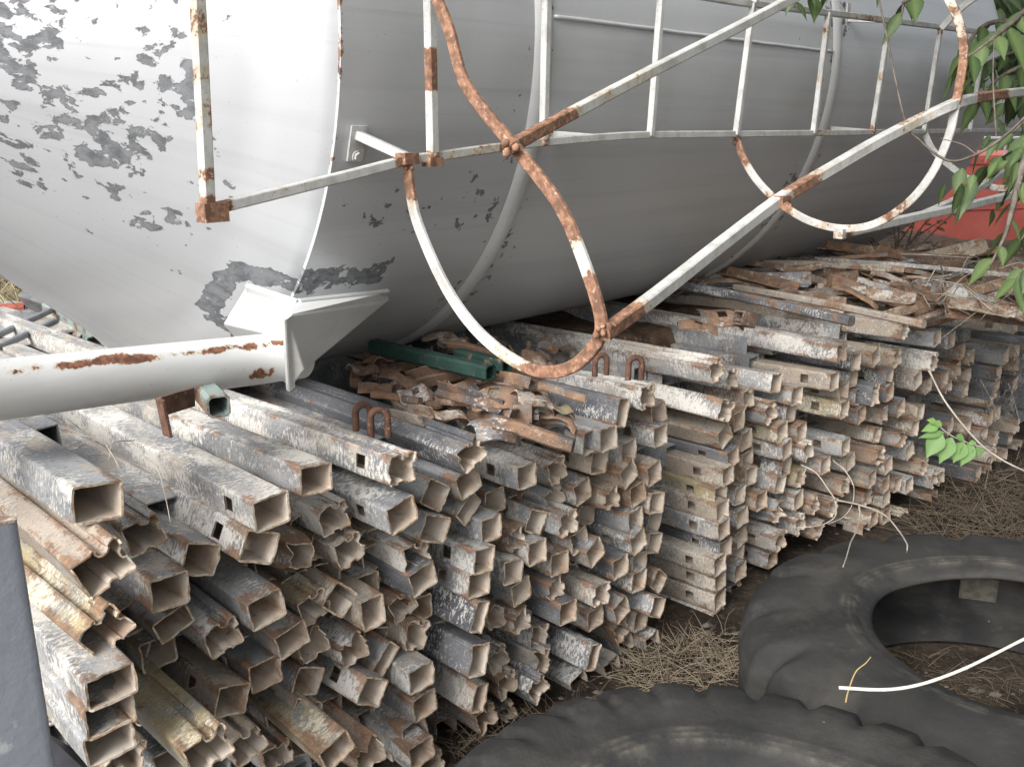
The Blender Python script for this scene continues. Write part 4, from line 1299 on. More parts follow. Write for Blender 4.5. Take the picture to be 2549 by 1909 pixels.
# the rusty heap at the back right
k = 0
while k < 190:
    px, py = rs.uniform(1560, 2560), rs.uniform(615, 790)
    yb = 715 + (px - 1600) * .085
    if py > yb: continue
    if px < 2150 and py < 690 - (px - 1560) * .13: continue
    kd = rs.choice(['plate', 'rod', 'angle', 'channel', 'angle', 'channel', 'plate'])
    zz = .86 + rs.uniform(0, .10) + max(0, (700 - py)) * .0009
    p = at_z(px, py, zz)
    scrap(kd, p, R(rs.choice([rs.uniform(-70, 30), rs.uniform(-35, 0)])), R(rs.uniform(-20, 20)), R(rs.uniform(-30, 30)), rs.choice('sssrtttgd'), rs.choice([.1, .15, .2]) if kd == 'plate' else rs.choice([.15, .25, .35, .5]), rs.choice([.02, .03, .04, .055]), 'rusty scrap piece in the low heap behind the right end of the tubes', 'scrap heap at the back right')
    k += 1
# long bars across the back of the heap
for i, (a, b_, zz, wd, cl, lab) in enumerate([
    ((1640, 700), (2120, 800), .985, .034, 'd', 'dark round-edged bar running along the top of the heap to the right'),
    ((1830, 715), (2300, 808), .97, .026, 't', 'thin brown bar just above the dark bar on the heap'),
    ((2030, 645), (2560, 690), 1.0, .02, 'w', 'pale thin rail across the rusty heap at the back right'),
    ((1900, 655), (2250, 672), 1.0, .03, 't', 'tan bar half buried in the heap behind the silo belly')]):
    p, q = at_z(*a, zz), at_z(*b_, zz)
    mb = MB(); mb.sweep(catmull([p, p.lerp(q, .5) + Vector((0, 0, .006)), q], 6), sq(wd, wd, .2), up=(0, 0, 1))
    me = mb.mesh('long_bar'); zero_att(me, ('edge',), .3)
    own('long_bar', me, TM[cl], lab, 'steel bar')
# backing under the heap so that nothing gapes
mb = MB()
nx, ny = 40, 24
vs = []
for i in range(nx + 1):
    for j in range(ny + 1):
        a, b_ = 2.2 + 6.0 * i / nx, 1.9 + 3.0 * j / ny
        o = CAM + WV * a + TV * b_
        e_ = min(1, min(i, nx - i, j, ny - j) / 3)
        o.z = (.82 + .05 * noise.noise(o * 2.2) + .03 * noise.noise(o * 7)) * e_
        vs.append(o)
mb.add(vs, [(i * (ny + 1) + j, (i + 1) * (ny + 1) + j, (i + 1) * (ny + 1) + j + 1, i * (ny + 1) + j + 1) for i in range(nx) for j in range(ny)], 0, True)
own('scrap_mass', mb.mesh('scrap_mass'), simple_mat('rust_litter', (.07, .04, .025), (.17, .11, .07), 14, .9, (.30, .25, .19), (.58, .66), .9), 'mass of rust flakes and litter under the scrap heap', 'rust litter', kind='stuff')

# ------------------------------------------------------------------ rusty shackles standing on the heap
RUSTM = simple_mat('red_brown_rust', (.085, .045, .032), (.17, .088, .058), 30, .85, (.36, .20, .11), (.60, .68), .5)
def shackle(px, py, zb, hgt, wid, yaw, label):
    c = at_z(px, py, zb)
    d_ = Vector((math.cos(yaw), math.sin(yaw), 0))
    r_ = wid / 2
    pts = [c - d_ * r_] + [c - d_ * r_ + Vector((0, 0, (hgt - r_) * k)) for k in (.5, 1)]
    for k in range(1, 8): pts.append(c + Vector((0, 0, hgt - r_)) - d_ * (r_ * math.cos(PI * k / 8)) + Vector((0, 0, r_ * math.sin(PI * k / 8))))
    pts += [c + d_ * r_ + Vector((0, 0, (hgt - r_) * k)) for k in (1, .5, 0)]
    mb = MB(); mb.sweep(pts, circ(.0085, 10), up=d_.cross(Vector((0, 0, 1))), smooth=True)
    own('lifting_loop', mb.mesh('lifting_loop', 50), RUSTM, label, 'metal loop')
shackle(905, 1068, .905, .062, .038, R(30), 'left one of two brown rusty loops standing close together on the dark tube')
shackle(945, 1088, .90, .068, .040, R(5), 'right one of two brown rusty loops standing close together on the dark tube')
shackle(1495, 935, .93, .060, .038, R(25), 'dark rusty loop half hidden behind the lowest point of the bent hoop')
shackle(1580, 945, .93, .064, .038, R(8), 'brown rusty loop standing alone right of the bent hoop')

# ------------------------------------------------------------------ green tubes and the rusty hook
GREEN = simple_mat('green_paint_worn', (.013, .042, .034), (.026, .066, .053), 12, .7, (.18, .11, .07), (.60, .67), .4, rustw=.55)
PALEGREEN = simple_mat('pale_green_paint', (.19, .25, .235), (.29, .34, .32), 9, .7, (.30, .24, .17), (.58, .68), .3, rustw=.95)
def box_tube(a, b_, wd, mat, label, name='square_tube', cat='steel tube', th=.004, up=(0, 0, 1)):
    a, b_ = Vector(a), Vector(b_)
    mb = MB(); n_ = 8
    P = [a.lerp(b_, i / n_) for i in range(n_ + 1)]
    o_ = sq(wd, wd, .16); i_ = sq(wd - 2 * th, wd - 2 * th, .16)
    mb.sweep(P, o_, up=up, cap=False)
    m = len(o_)
    mb.sweep(P, list(reversed(i_)), up=up, mi=1, cap=False)
    nb = m * (n_ + 1)
    for e0, flip in ((0, False), (n_ * m, True)):
        for j in range(m):
            j2 = (j + 1) % m
            f = (e0 + j, e0 + j2, nb + e0 + (m - 1 - j2), nb + e0 + (m - 1 - j))
            mb.f.append(list(f if flip else reversed(f))); mb.m.append(2); mb.sm.append(False)
    me = mb.mesh(name); zero_att(me, ('edge',), .2)
    return own(name, me, [mat, INNER, RIM], label, cat)
za = .985
box_tube(at_z(1222, 928, za), at_z(930, 862, za), .040, GREEN, 'long dark green tube lying across the scrap below the bent hoop')
box_tube(at_z(1262, 912, .975), at_z(1140, 884, .975), .038, GREEN, 'short dark green tube passing behind the bent hoop')
box_tube(at_depth(545, 1012, 1.83), at_depth(480, 940, 2.05), .044, PALEGREEN, 'pale green tube stub with rusty end under the white leg pipe')
hk = [at_depth(x, y, d_) for x, y, d_ in ((482, 988, 1.80), (400, 1012, 1.72), (418, 1085, 1.74))]
mb = MB(); mb.sweep([hk[0], hk[1]], sq(.036, .006, .1), up=(0, 0, 1)); mb.sweep([hk[1] + Vector((0, 0, .014)), hk[2]], sq(.030, .006, .1), up=TV)
me = mb.mesh('flat_hook'); zero_att(me, ('edge',), .6)
own('flat_hook', me, RUSTM, 'bent flat rusty strap hooked over the tubes under the white leg pipe', 'steel strap')

# ------------------------------------------------------------------ things beyond the heap at the left
REDP = simple_mat('faded_red_paint', (.30, .065, .045), (.42, .11, .075), 6, .65, (.5, .2, .15), (.62, .7), .25)
zl = .80
L4 = lambda x, y: (x * .3862, 640 + y * .3862)
box_tube(at_z(*L4(900, 640), zl + .02), at_z(*L4(340, 340), zl + .05), .085, PALEGREEN, 'pale green beam running under the silo cone at the left', 'green_beam', 'steel beam')
box_tube(at_z(*L4(-120, 365), zl), at_z(*L4(165, 350), zl), .075, REDP, 'faded red beam end at the far left edge behind the leg pipe', 'red_beam', 'steel beam')
box_tube(at_z(*L4(-30, 425), zl), at_z(*L4(520, 570), zl - .03), .13, TM['w'], 'thick white-splashed box beam behind the leg pipe at far left', 'box_beam', 'steel beam')
box_tube(at_z(*L4(620, 575), zl + .04), at_z(*L4(380, 660), zl - .02), .075, PALEGREEN, 'short pale green tube crossing the green beam above the leg pipe')
box_tube(at_z(*L4(140, 610), zl), at_z(*L4(420, 650), zl), .075, GREEN, 'dark green tube above the white leg pipe at left')
box_tube(at_z(*L4(-80, 660), .84), at_z(*L4(250, 780), .80), .08, TM['w'], 'white tube just above the left end of the leg pipe')
box_tube(at_z(*L4(300, 420), .82), at_z(*L4(560, 540), .80), .06, TM['t'], 'brown tube under the pale green beam at left')
box_tube(at_z(*L4(-60, 540), .80), at_z(*L4(200, 640), .80), .09, TM['w'], 'pale tube below the thick white-splashed box beam')
for (a, b_, lab) in (((-60, 525), (380, 320), 'upper one of two thin grey bars at the left edge'), ((-40, 595), (360, 412), 'lower one of two thin grey bars at the left edge')):
    mb = MB(); mb.sweep(dense(at_z(*L4(*a), .88), at_z(*L4(*b_), .88), 6), sq(.022, .022, .2), up=(0, 0, 1))
    own('thin_bar', mb.mesh('thin_bar'), simple_mat('grey_bar', (.16, .17, .18), (.26, .27, .28), 9, .5), lab, 'steel bar')

# ------------------------------------------------------------------ dry grass and straw
def straw(name, n, where, hgt, label, cols, flat=.5, rad=.0012, seed=1):
    rnd = random.Random(seed); mb = MB()
    for i in range(n):
        p = where(rnd)
        if p is None: continue
        a = rnd.uniform(0, 2 * PI); L = hgt * rnd.uniform(.5, 1.3)
        up_ = rnd.uniform(0, 1) ** (1 + 2 * flat)
        d_ = Vector((math.cos(a) * (1 - up_ * .7), math.sin(a) * (1 - up_ * .7), up_ * .9 + .04)).normalized()
        b_ = Vector((rnd.uniform(-1, 1), rnd.uniform(-1, 1), -.4 * (1 if flat < .7 else .6)))
        pts = []
        for k in range(4):
            t = k / 3; q = p + d_ * (L * t) + b_ * (L * .35 * t * t); q.z = max(q.z, .004 + (p.z if flat >= .7 else 0) * .5); pts.append(q)
        mb.sweep(pts, circ(rad * rnd.uniform(.7, 1.5), 3), mi=rnd.randrange(len(cols)), cap=False, radii=[1, .9, .7, .3])
    me = mb.mesh(name)
    return own(name, me, cols, label, 'dry grass', kind='stuff')
def flatmat(name, c): 
    b = NB(name); return b.done(c, .85, 0, .2)
STR = [flatmat('straw_pale', (.22, .18, .13)), flatmat('straw_tan', (.12, .094, .066)), flatmat('straw_brown', (.06, .046, .034))]
def poly_at(poly, z=0.004):
    xs = [p[0] for p in poly]; ys = [p[1] for p in poly]
    def f(rnd):
        for _ in range(60):
            x, y = rnd.uniform(min(xs), max(xs)), rnd.uniform(min(ys), max(ys))
            ins = False; j = len(poly) - 1
            for i in range(len(poly)):
                if (poly[i][1] > y) != (poly[j][1] > y) and x < (poly[j][0] - poly[i][0]) * (y - poly[i][1]) / (poly[j][1] - poly[i][1]) + poly[i][0]: ins = not ins
                j = i
            if ins:
                p = at_z(x, y, z + rnd.uniform(0, .03)); return p
    return f
straw('dry_straw', 520, poly_at([(1570, 1620), (1800, 1570), (1860, 1690), (1640, 1740), (1520, 1690)]), .10, 'tangle of dry straw on the ground between heap and tyres', STR, .5, .0011, 4)
straw('dry_straw', 700, poly_at([(2250, 1290), (2420, 1200), (2600, 1130), (2640, 1360), (2300, 1380)]), .16, 'dry straw lying on the ground beyond the far tyre', [STR[1], STR[2], STR[2]], .45, .0012, 5)
straw('dry_straw', 160, poly_at([(1080, 1850), (1500, 1720), (1560, 1700), (1400, 1790), (1150, 1900)]), .08, 'dry straw along the foot of the heap', STR[1:], .5, .001, 6)
straw('dead_leaves_litter', 120, poly_at([(2150, 1600), (2560, 1680), (2560, 1800), (2250, 1700)]), .07, 'dry litter inside the hollow of the far tyre', STR[1:], .5, .001, 8)
def left_grass(rnd):
    p = at_depth(rnd.uniform(-160, 150), 770, rnd.uniform(4.2, 7)); p.z = rnd.uniform(0, .5); return p
gr = [flatmat('dry_blade', (.36, .31, .19)), flatmat('olive_blade', (.14, .15, .06)), flatmat('straw_blade', (.26, .22, .13))]
straw('tall_dry_grass', 1500, left_grass, .75, 'tall dry grass growing behind the silo at the far left', gr, .1, .0028, 9)

# ------------------------------------------------------------------ red steel tank wagon body behind
rb = empty('red_container', (3.6, 9.0, 0), 'long low red steel container with riveted seams behind the heap at right', 'container')
REDM = simple_mat('red_oxide_paint', (.39, .085, .065), (.46, .115, .088), 1.6, .6, (.52, .16, .12), (.64, .72), .1)
f0, f1 = Vector((1.2, 8.2, 0)), Vector((9.5, 11.0, 0))
fd = (f1 - f0).normalized(); fn = Vector((fd.y, -fd.x, 0))
zt = at_plane(2440, 388, fn, (f0 - CAM).dot(fn)).z
mb = MB(); cc = (f0 + f1) / 2 - fn * 1.0
mb.box(cc + Vector((0, 0, zt / 2 + .05)), fd * (f1 - f0).length / 2, fn * 1.0, Vector((0, 0, zt / 2 - .05)))
link('shell', mb.mesh('shell'), REDM, rb)
zs = at_plane(2400, 516, fn, (f0 - CAM).dot(fn)).z
for zz in (zs, zt - .05):
    mb = MB(); mb.box((f0 + f1) / 2 + fn * .003 + Vector((0, 0, zz)), fd * (f1 - f0).length / 2, fn * .008, Vector((0, 0, .028)))
    for i in range(100):
        p = f0.lerp(f1, (i + .5) / 100) + fn * .011 + Vector((0, 0, zz + .012)); mb.sweep([p, p + fn * .006], circ(.008, 6))
    link('riveted_seam', mb.mesh('riveted_seam'), REDM, rb)
mb = MB(); mb.sweep([f0 - fn * .02 + Vector((0, 0, zt + .16)), f1 - fn * .02 + Vector((0, 0, zt + .16))], circ(.018, 8), smooth=True)
for i in range(8):
    p = f0.lerp(f1, i / 7) - fn * .02; mb.sweep([p + Vector((0, 0, zt)), p + Vector((0, 0, zt + .15))], circ(.012, 6))
link('top_rail', mb.mesh('top_rail'), simple_mat('grey_rail', (.3, .31, .32), (.42, .43, .44), 4, .5), rb)

# ------------------------------------------------------------------ foliage
def leaf_mat(name, c1, c2, tr=.25):
    b = NB(name); v = b.obj(False)
    rnd_ = b.attr('tone').outputs['Fac']
    c = b.mix(rnd_, c1, c2)
    vein = b.attr('vein').outputs['Fac']
    c = b.mix(b.math('MULTIPLY', vein, .35), c, (.30, .40, .16))
    c = b.mix(b.math('MULTIPLY', b.ramp(b.noise(v, 60, 3, .6), .6, .7), .3), c, (.03, .05, .015))
    b.done(c, .5, 0, .35)
    tl = b.n('ShaderNodeBsdfTranslucent'); mx = b.n('ShaderNodeMixShader'); mx.inputs[0].default_value = tr
    b.l(c, tl.inputs[0])
    out = b.t.nodes['Material Output']
    b.l(b.p.outputs[0], mx.inputs[1]); b.l(tl.outputs[0], mx.inputs[2]); b.l(mx.outputs[0], out.inputs[0])
    return b.mat
LEAF = leaf_mat('leaf_green', (.030, .062, .024), (.085, .135, .048), .2)
LEAFY = leaf_mat('leaf_fresh', (.10, .22, .075), (.20, .36, .10), .35)
LEAFB = leaf_mat('leaf_brown', (.16, .085, .035), (.26, .15, .05), .2)
BARK = simple_mat('twig_bark', (.10, .085, .07), (.20, .17, .14), 30, .85, (.28, .25, .2), (.62, .7), .4)
PALET = simple_mat('pale_twig', (.33, .29, .24), (.45, .41, .35), 25, .8, (.3, .25, .18), (.64, .7), .3)
class Leaves:
    def __init__(s): s.mb = MB(); s.tone = []; s.vein = []
    def leaf(s, p, d, nrm, L, W_, tone, droop=.25):
        d = d.normalized(); x = d.cross(nrm).normalized(); nn = x.cross(d)
        prof = [(0, .06), (.08, .40), (.22, .82), (.38, 1.0), (.55, .86), (.72, .54), (.86, .22), (1.0, .0)]
        vs = []; vn = []
        for t, wv in prof:
            c = p + d * (L * t) - Vector((0, 0, 1)) * (droop * L * t * t)
            hw = W_ / 2 * wv
            vs += [c - x * hw + nn * (hw * .30), c, c + x * hw + nn * (hw * .30)]; vn += [0, 1, 0]
        fs = []
        for i in range(len(prof) - 1):
            a = i * 3
            fs += [(a, a + 1, a + 4, a + 3), (a + 1, a + 2, a + 5, a + 4)]
        s.mb.add(vs, fs, 0, True); s.tone += [tone] * len(vs); s.vein += vn
    def build(s, name, mat, parent=None):
        me = s.mb.mesh(name)
        at = me.attributes.new('tone', 'FLOAT', 'POINT'); at.data.foreach_set('value', s.tone)
        at = me.attributes.new('vein', 'FLOAT', 'POINT'); at.data.foreach_set('value', s.vein)
        if parent is None: return me
        return link(name, me, mat, parent)
rl = random.Random(5)
def twig_leaves(lv, pts, n, L, side=1.0, hang=.5, tone=(0, 1)):
    P = catmull(pts, 8)
    for i in range(n):
        t = (i + .6) / n * (len(P) - 1.001); k = int(t)
        p = P[k].lerp(P[k + 1], t - k); d = (P[k + 1] - P[k]).normalized()
        sd = d.cross(Vector((0, 0, 1))).normalized() * (1 if i % 2 else -1) * side
        dr = (d * .55 + sd * .8 + Vector((rl.uniform(-.3, .3), rl.uniform(-.3, .3), -hang + rl.uniform(-.25, .25))))
        n_ = Vector((rl.uniform(-.5, .5), rl.uniform(-.9, .1), 1)).normalized()
        l_ = L * rl.uniform(.65, 1.15)
        lv.leaf(p, dr, n_, l_, l_ * rl.uniform(.40, .54), rl.uniform(*tone), rl.uniform(.1, .4))
def px3(pts): return [Vector(p[1:]) if p[0] == 'w' else at_depth(*p) for p in pts]
tree = empty('elm_tree', (3.6, 3.2, 0), 'leafy green tree reaching in over the right end of the silo', 'tree')
mb = MB(); trk = catmull([(3.6, 3.2, 0), (3.55, 3.25, 1.0), (3.45, 3.3, 2.1), (3.3, 3.4, 3.2), (3.1, 3.5, 4.4)], 5)
mb.sweep(trk, circ(.11, 14), smooth=True, radii=[1.25 - .8 * i / (len(trk) - 1) for i in range(len(trk))], up=(0, 1, 0))
link('trunk', mb.mesh('trunk', 60), BARK, tree)
# branches: (photo x, photo y, depth) from the trunk side to the tip, leaves, leaf length
BR = [
 ([(2700, -120, 3.1), (2560, 20, 2.9), (2480, 90, 2.8), (2400, 150, 2.8)], 16, .12),
 ([(2740, 40, 2.7), (2640, 160, 2.5), (2580, 280, 2.45), (2560, 400, 2.45), (2550, 440, 2.45)], 6, .10),
 ([(2700, 260, 2.6), (2590, 330, 2.45), (2545, 420, 2.4), (2520, 520, 2.4), (2500, 590, 2.4), (2465, 660, 2.4)], 10, .075),
 ([(2760, 230, 2.9), (2620, 290, 2.7), (2560, 300, 2.7), (2520, 330, 2.7)], 6, .09),
 ([(2740, -60, 3.6), (2580, 40, 3.5), (2460, 60, 3.5), (2410, 110, 3.5), (2390, 170, 3.5)], 16, .11),
 ([(2700, 120, 3.7), (2560, 160, 3.6), (2480, 200, 3.6), (2430, 260, 3.6)], 12, .10),
 ([(2600, -200, 3.4), (2400, -90, 3.2), (2200, -40, 3.1), (2060, -30, 3.1), (2010, 0, 3.1)], 5, .09),
 ([(2550, -160, 3.3), (2350, -60, 3.15), (2260, 0, 3.1), (2250, 10, 3.1), (2245, 40, 3.1)], 6, .10),
 ([(2400, -150, 3.2), (2150, -80, 3.1), (2010, -40, 3.05), (1985, -25, 3.0), (1978, 20, 3.0)], 5, .09),
 ([(2760, 560, 2.3), (2620, 640, 2.2), (2560, 660, 2.2), (2530, 700, 2.2)], 10, .09),
 ([(2760, 200, 4.6), (2600, 120, 4.5), (2500, 140, 4.5), (2440, 170, 4.5), (2400, 230, 4.5)], 18, .12),
 ([(2800, 420, 4.4), (2650, 360, 4.3), (2580, 400, 4.3), (2520, 470, 4.3)], 8, .10),
 ([(2760, 700, 3.0), (2650, 560, 2.9), (2620, 520, 2.9), (2570, 560, 2.9), (2540, 600, 2.9)], 8, .09),
]
for pts, nl, L in BR:
    P = px3(pts)
    root = trk[min(len(trk) - 1, max(3, int((P[0].z) / 4.4 * (len(trk) - 1))))]
    PP = catmull([root, root.lerp(P[0], .6) + Vector((0, 0, .15))] + P, 6)
    mb = MB(); mb.sweep(PP, circ(.008, 6), smooth=True, radii=[2.6 - 2.3 * i / (len(PP) - 1) for i in range(len(PP))])
    br = link('branch', mb.mesh('branch'), BARK, tree)
    lv = Leaves(); twig_leaves(lv, P, nl, L, 1.0, .75)
    # side shoots
    for q in range(3 if P[-1].y > 3.3 and P[-1].x > 1.9 else 0 if P[-1].z > 1.75 else 1):
        t = rl.uniform(.25, .9); i = int(t * (len(P) - 1)); o = P[i].lerp(P[min(i + 1, len(P) - 1)], rl.random())
        e_ = o + Vector((rl.uniform(-.22, .12), rl.uniform(-.15, .15), rl.uniform(-.30, -.05)))
        twig_leaves(lv, [o, o.lerp(e_, .5) + Vector((0, 0, .03)), e_], 6, L * .9, 1.0, .7)
    m_ = lv.build('leaves', LEAF)
    lo_ = bpy.data.objects.new('leaves', m_); m_.materials.append(LEAF); col.objects.link(lo_)
    lo_.parent = br
    m_.transform(Matrix.Translation(-Vector(tree.location)))
# dense dark foliage beyond the end of the silo, then unseen crown leaves added above the frame to shade the silo's right end
lv = Leaves()
for i in range(650):
    p = at_depth(2560 + abs(rl.gauss(0, 1)) * 150 - 190 * rl.random() ** .7, rl.uniform(-120, 250) - 60 * rl.random(), rl.uniform(5.3, 7.5))
    lv.leaf(p, Vector((rl.uniform(-1, 1), rl.uniform(-1, 1), -.7)), Vector((rl.uniform(-.4, .4), -.7, 1)), .17, .085, rl.random() * .6)
for i in range(3600):
    p = Vector((2.3 + rl.gauss(0, 1.15), 2.7 + rl.gauss(0, .95), 3.75 + rl.gauss(0, .5)))
    q_ = p - CAM; dz_ = q_.dot(Vector((0, CP, -SP)))
    if dz_ > 0 and p.z - H < .16 * q_.y + .35: continue
    if p.x < .3: continue
    lv.leaf(p, Vector((rl.uniform(-1, 1), rl.uniform(-1, 1), -.5)), Vector((rl.uniform(-.4, .4), rl.uniform(-.4, .4), 1)), .19, .10, rl.random())
for i in range(6000):  # unseen leaves right of the view, added to block light from silo and heap
    p = Vector((3.1 + rl.gauss(0, .8), 1.0 + rl.gauss(0, 1.1), 2.9 + rl.gauss(0, .9)))
    q_ = p - CAM; dz_ = q_.dot(Vector((0, CP, -SP)))
    if dz_ > .05:
        xx = 1274.5 + FPX * q_.x / dz_; yy = 954.5 - FPX * q_.dot(Vector((0, SP, CP))) / dz_
        if xx < 2660 and yy > -90: continue
    if p.x < 1.6 or p.z < 1.0: continue
    lv.leaf(p, Vector((rl.uniform(-1, 1), rl.uniform(-1, 1), -.5)), Vector((rl.uniform(-.7, .4), rl.uniform(-.4, .4), .8)), .17, .085, rl.random())
lv.build('crown', LEAF, tree)

# bare twigs hanging and lying about
def twig(name, paths, rad, mat, label, leaves=None, cat='twig'):
    mb = MB()
    for pts, k in paths:
        P = catmull(px3(pts), 6)
        mb.sweep(P, circ(rad * k, 6), smooth=True, radii=[(1.15 - .6 * i / (len(P) - 1)) * (1 + .10 * math.sin(i * 1.9) ** 8) for i in range(len(P))])
    me = mb.mesh(name)
    c = Vector(px3(paths[0][0])[0])
    if leaves is None: return own(name, me, mat, label, cat)
    r = empty(name, c, label, cat)
    link('stem', me, mat, r)
    leaves(r)
    return r
def lw(r):
    lv = Leaves()
    vw = lambda x, y: at_depth(x, y, 2.05)
    for (x0, y0, x1, y1, wd, tn) in [(2344, 1077, 2305, 1140, .040, .45), (2370, 1089, 2337, 1154, .036, .5), (2398, 1100, 2372, 1152, .036, .55), (2418, 1104, 2391, 1160, .034, .5), (2432, 1112, 2434, 1139, .028, .3), (2338, 1058, 2292, 1073, .022, .8), (2330, 1052, 2306, 1044, .016, .95), (2345, 1060, 2320, 1049, .018, .9), (2350, 1076, 2284, 1089, .018, .3), (2380, 1084, 2402, 1096, .02, .3), (2412, 1104, 2432, 1101, .014, .5)]:
        p, q = vw(x0, y0), vw(x1, y1); dd = q - p
        lv.leaf(p, dd, Vector((rl.uniform(-.2, .2), -.75, .6)), dd.length, wd, tn, .02)
    lv.build('leaves', LEAFY, r)
twig('leafy_twig', [([(2312, 922, 2.05), (2360, 1010, 2.05), (2452, 1115, 2.05), (2560, 1176, 2.05), (2680, 1210, 2.1), (2820, 1150, 2.35), ('w', 2.6, 2.7, 1.15), ('w', 3.5, 3.22, 1.3)], 1), ([(2452, 1114, 2.05), (2420, 1106, 2.05), (2370, 1085, 2.05), (2336, 1060, 2.05), (2310, 1046, 2.05)], .55)], .0020, PALET, 'bare pale twig carrying one sprig of bright green leaves at right', lw)
twig('white_stick', [([(2088, 1711, 1.62), (2200, 1716, 1.6), (2290, 1703, 1.58), (2390, 1668, 1.55), (2480, 1625, 1.52), (2560, 1585, 1.5), (2760, 1490, 1.55), ('w', 1.9, 1.75, .72), ('w', 2.7, 2.5, .75), ('w', 3.52, 3.2, .7)], 1)], .0028, flatmat('white_stem', (.62, .59, .53)), 'white peeled stick reaching over the far tyre from the right edge')
twig('dry_twig', [([(2105, 1748, 1.66), (2112, 1718, 1.66), (2130, 1672, 1.66), (2155, 1650, 1.66), (2168, 1634, 1.66)], 1)], .0013, flatmat('yellow_stem', (.40, .30, .13)), 'short yellow-brown dry twig crossing the tip of the white stick')
LL = lambda x, y, s: (1950 + x / 5.5225, 1050 + y / 5.5225, s)
twig('dry_twig', [([LL(240, 590, 2.9), LL(450, 700, 2.85), LL(610, 920, 2.8), LL(705, 1070, 2.75), LL(720, 1280, 2.75), LL(590, 1390, 2.75), LL(400, 1440, 2.8), LL(120, 1455, 2.85)], 1.1),
  ([LL(705, 1070, 2.75), LL(1040, 1140, 2.65), LL(1370, 1265, 2.55), LL(1560, 1460, 2.45), LL(1690, 1657, 2.35), LL(1702, 1740, 2.32), LL(1695, 1800, 2.33)], 1.1),
  ([LL(680, 530, 2.9), LL(840, 660, 2.85), LL(955, 850, 2.8), LL(970, 1000, 2.75), LL(940, 1150, 2.72), LL(820, 1310, 2.72), LL(610, 1405, 2.75)], .8),
  ([LL(1040, 1145, 2.65), LL(1050, 1300, 2.6), LL(1000, 1500, 2.5), LL(925, 1657, 2.4), LL(870, 1850, 2.3), LL(820, 1990, 2.22)], 1.0), ([LL(840, 1310, 2.72), LL(930, 1330, 2.7), LL(1035, 1320, 2.6)], .7)], .0022, PALET, 'branching dry brown twig lying down the heap onto the far tyre')
Z4 = lambda x, y, s: (x * .3862, 640 + y * .3862, s)
twig('dry_twig', [([Z4(390, 1150, 1.72), Z4(470, 1140, 1.72), Z4(600, 1165, 1.73), Z4(710, 1215, 1.74), Z4(740, 1190, 1.74), Z4(870, 1180, 1.78)], 1), ([Z4(430, 1040, 1.8), Z4(520, 1110, 1.78), Z4(610, 1160, 1.73)], .8), ([Z4(680, 1200, 1.74), Z4(740, 1300, 1.72), Z4(770, 1370, 1.7)], .8), ([Z4(720, 1210, 1.74), Z4(700, 1310, 1.72)], .7),
  ([Z4(930, 1285, 1.75), Z4(1010, 1350, 1.73), Z4(1050, 1470, 1.7), Z4(1090, 1660, 1.66), Z4(1100, 1720, 1.66)], .7)], .0017, PALET, 'small forked dry twig lying on the grey tubes below the leg pipe')
twig('dry_twig', [([(2560, 285, 2.35), (2500, 340, 2.4), (2430, 385, 2.45), (2360, 400, 2.5), (2290, 350, 2.5), (2250, 290, 2.5), (2190, 10, 2.5), (2160, -80, 2.5)], 1.2), ([(2480, 340, 2.4), (2472, 200, 2.42), (2475, 100, 2.45)], .7), ([(2430, 385, 2.45), (2395, 360, 2.48), (2340, 345, 2.5)], .6)], .0030, BARK, 'long curved bare twig hanging in front of the silo end')
vt = []
for i in range(26):
    x, y = rl.uniform(2250, 2560), rl.uniform(650, 800)
    vt.append(([(x, y, 3.4), (x + rl.uniform(-60, 60), y + rl.uniform(-70, 20), 3.3), (x + rl.uniform(-110, 140), y + rl.uniform(-60, 60), 3.2)], rl.uniform(.5, 1.1)))
twig('dry_vine', vt, .0024, PALET, 'tangle of pale dry stems over the scrap heap at back right', None, 'dry vine')
vt = []
for i in range(16):
    x, y = rl.uniform(2400, 2560), rl.uniform(1000, 1330)
    vt.append(([(x, y, 3.2), (x + rl.uniform(-40, 60), y + rl.uniform(-90, 20), 3.1), (x + rl.uniform(-90, 90), y + rl.uniform(-160, 60), 3.0)], rl.uniform(.5, 1.0)))
twig('dry_vine', vt, .0020, BARK, 'thin dark stems hanging in front of the shaded tubes at far right', None, 'dry vine')
# withered shrub against the red container
sh = at_z(2225, 690, .80); 
shr = empty('withered_shrub', sh, 'withered little shrub with brown leaves against the red container', 'shrub')
mb = MB(); lv = Leaves()
for i in range(9):
    a = rl.uniform(-1.2, 1.2); h_ = rl.uniform(.25, .55)
    pts = [sh, sh + Vector((math.sin(a) * h_ * .4, rl.uniform(-.1, .1), h_ * .5)), sh + Vector((math.sin(a) * h_ * 1.0, rl.uniform(-.2, .2), h_))]
    P = catmull(pts, 5); mb.sweep(P, circ(.006, 5), radii=[1.3 - .9 * k / (len(P) - 1) for k in range(len(P))])
    twig_leaves(lv, pts[1:], 6, .06, 1, .4)
link('stems', mb.mesh('stems'), BARK, shr); lv.build('leaves', LEAFB, shr)

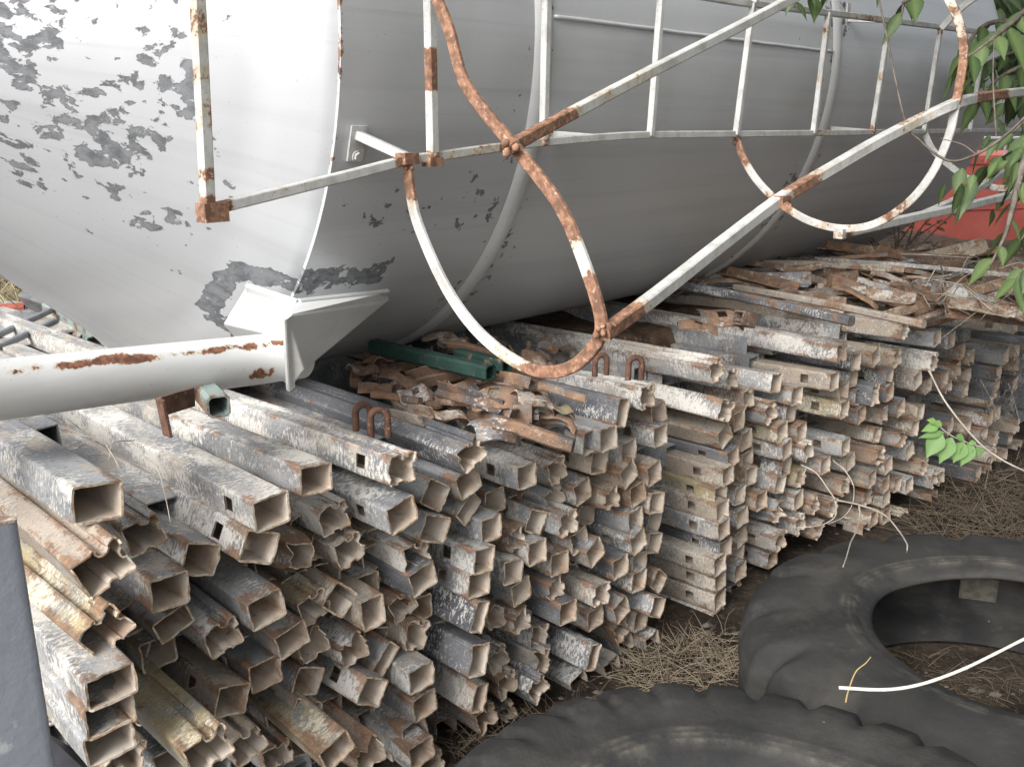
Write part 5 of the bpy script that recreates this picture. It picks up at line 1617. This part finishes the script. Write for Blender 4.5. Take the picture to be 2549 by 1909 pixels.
# stones and flakes of rust on the bare ground by the tyres
mb = MB(); rg_ = random.Random(12)
for i in range(420):
    p = at_z(rg_.uniform(900, 2560), rg_.uniform(1200, 1900), 0.0)
    if math.hypot(p.x - 1.345, p.y - 2.235) < .70 and math.hypot(p.x - 1.345, p.y - 2.235) > .42: continue
    r_ = rg_.choice([.004, .006, .009, .012]) * rg_.uniform(.6, 1.3)
    vs = []
    for (ta, ph) in [(a, b_) for b_ in (-.9, -.1, .6) for a in range(6)]:
        rr = r_ * math.cos(ph) * rg_.uniform(.75, 1.2); an = ta * PI / 3 + rg_.uniform(-.2, .2)
        vs.append((p.x + rr * math.cos(an) * 1.3, p.y + rr * math.sin(an), max(0.001, r_ * .5 * (math.sin(ph) + .7))))
    vs.append((p.x, p.y, r_ * .9))
    fs = [(k * 6 + j, k * 6 + (j + 1) % 6, (k + 1) * 6 + (j + 1) % 6, (k + 1) * 6 + j) for k in range(2) for j in range(6)] + [(12 + j, 12 + (j + 1) % 6, 18) for j in range(6)]
    mb.add(vs, fs, rg_.choice([0, 0, 1]))
own('gravel', mb.mesh('gravel'), [simple_mat('stone', (.08, .07, .06), (.17, .15, .13), 30, .9), RUSTM], 'small stones and flakes of rust on the bare ground around the tyres', 'gravel', kind='stuff')
# knobbly weld beads at the joints of the cage
wr = random.Random(4)
def weld(p, r_, parent, n=7):
    mb = MB()
    for i in range(n):
        c = p + Vector((wr.uniform(-1, 1), wr.uniform(-1, 1), wr.uniform(-1, 1))) * r_ * .8
        q = r_ * wr.uniform(.35, .6); vs = []; 
        for b_ in (-1.2, -.5, .4, 1.2):
            for a in range(7): vs.append(c + Vector((math.cos(b_) * math.cos(a * 2 * PI / 7), math.cos(b_) * math.sin(a * 2 * PI / 7), math.sin(b_))) * q)
        mb.add(vs, [(k * 7 + j, k * 7 + (j + 1) % 7, (k + 1) * 7 + (j + 1) % 7, (k + 1) * 7 + j) for k in range(3) for j in range(7)] + [tuple(range(6, -1, -1)), tuple(range(21, 28))], 0, True)
    link('weld_bead', zero_att(mb.mesh('weld_bead'), v=.55), BAR, parent)
weld(at_depth(1104 * S2, 322 * S2, dh1 - .004), .016, cage)
weld(at_depth(1302 * S2, 718 * S2, db - .004), .016, cage)
weld(on_t(1592, 302, t2), .014, cage); weld(on_e(885, 352, LO + .006), .014, ladder); weld(on_e(935, 346, LO + .012), .012, ladder)
weld(on_e(1174, 308, LO + .008), .010, ladder); weld(on_e(1884, 287, LO + .008), .010, ladder); weld(at_depth(2066 * S2, 224 * S2, db + .80), .014, cage)
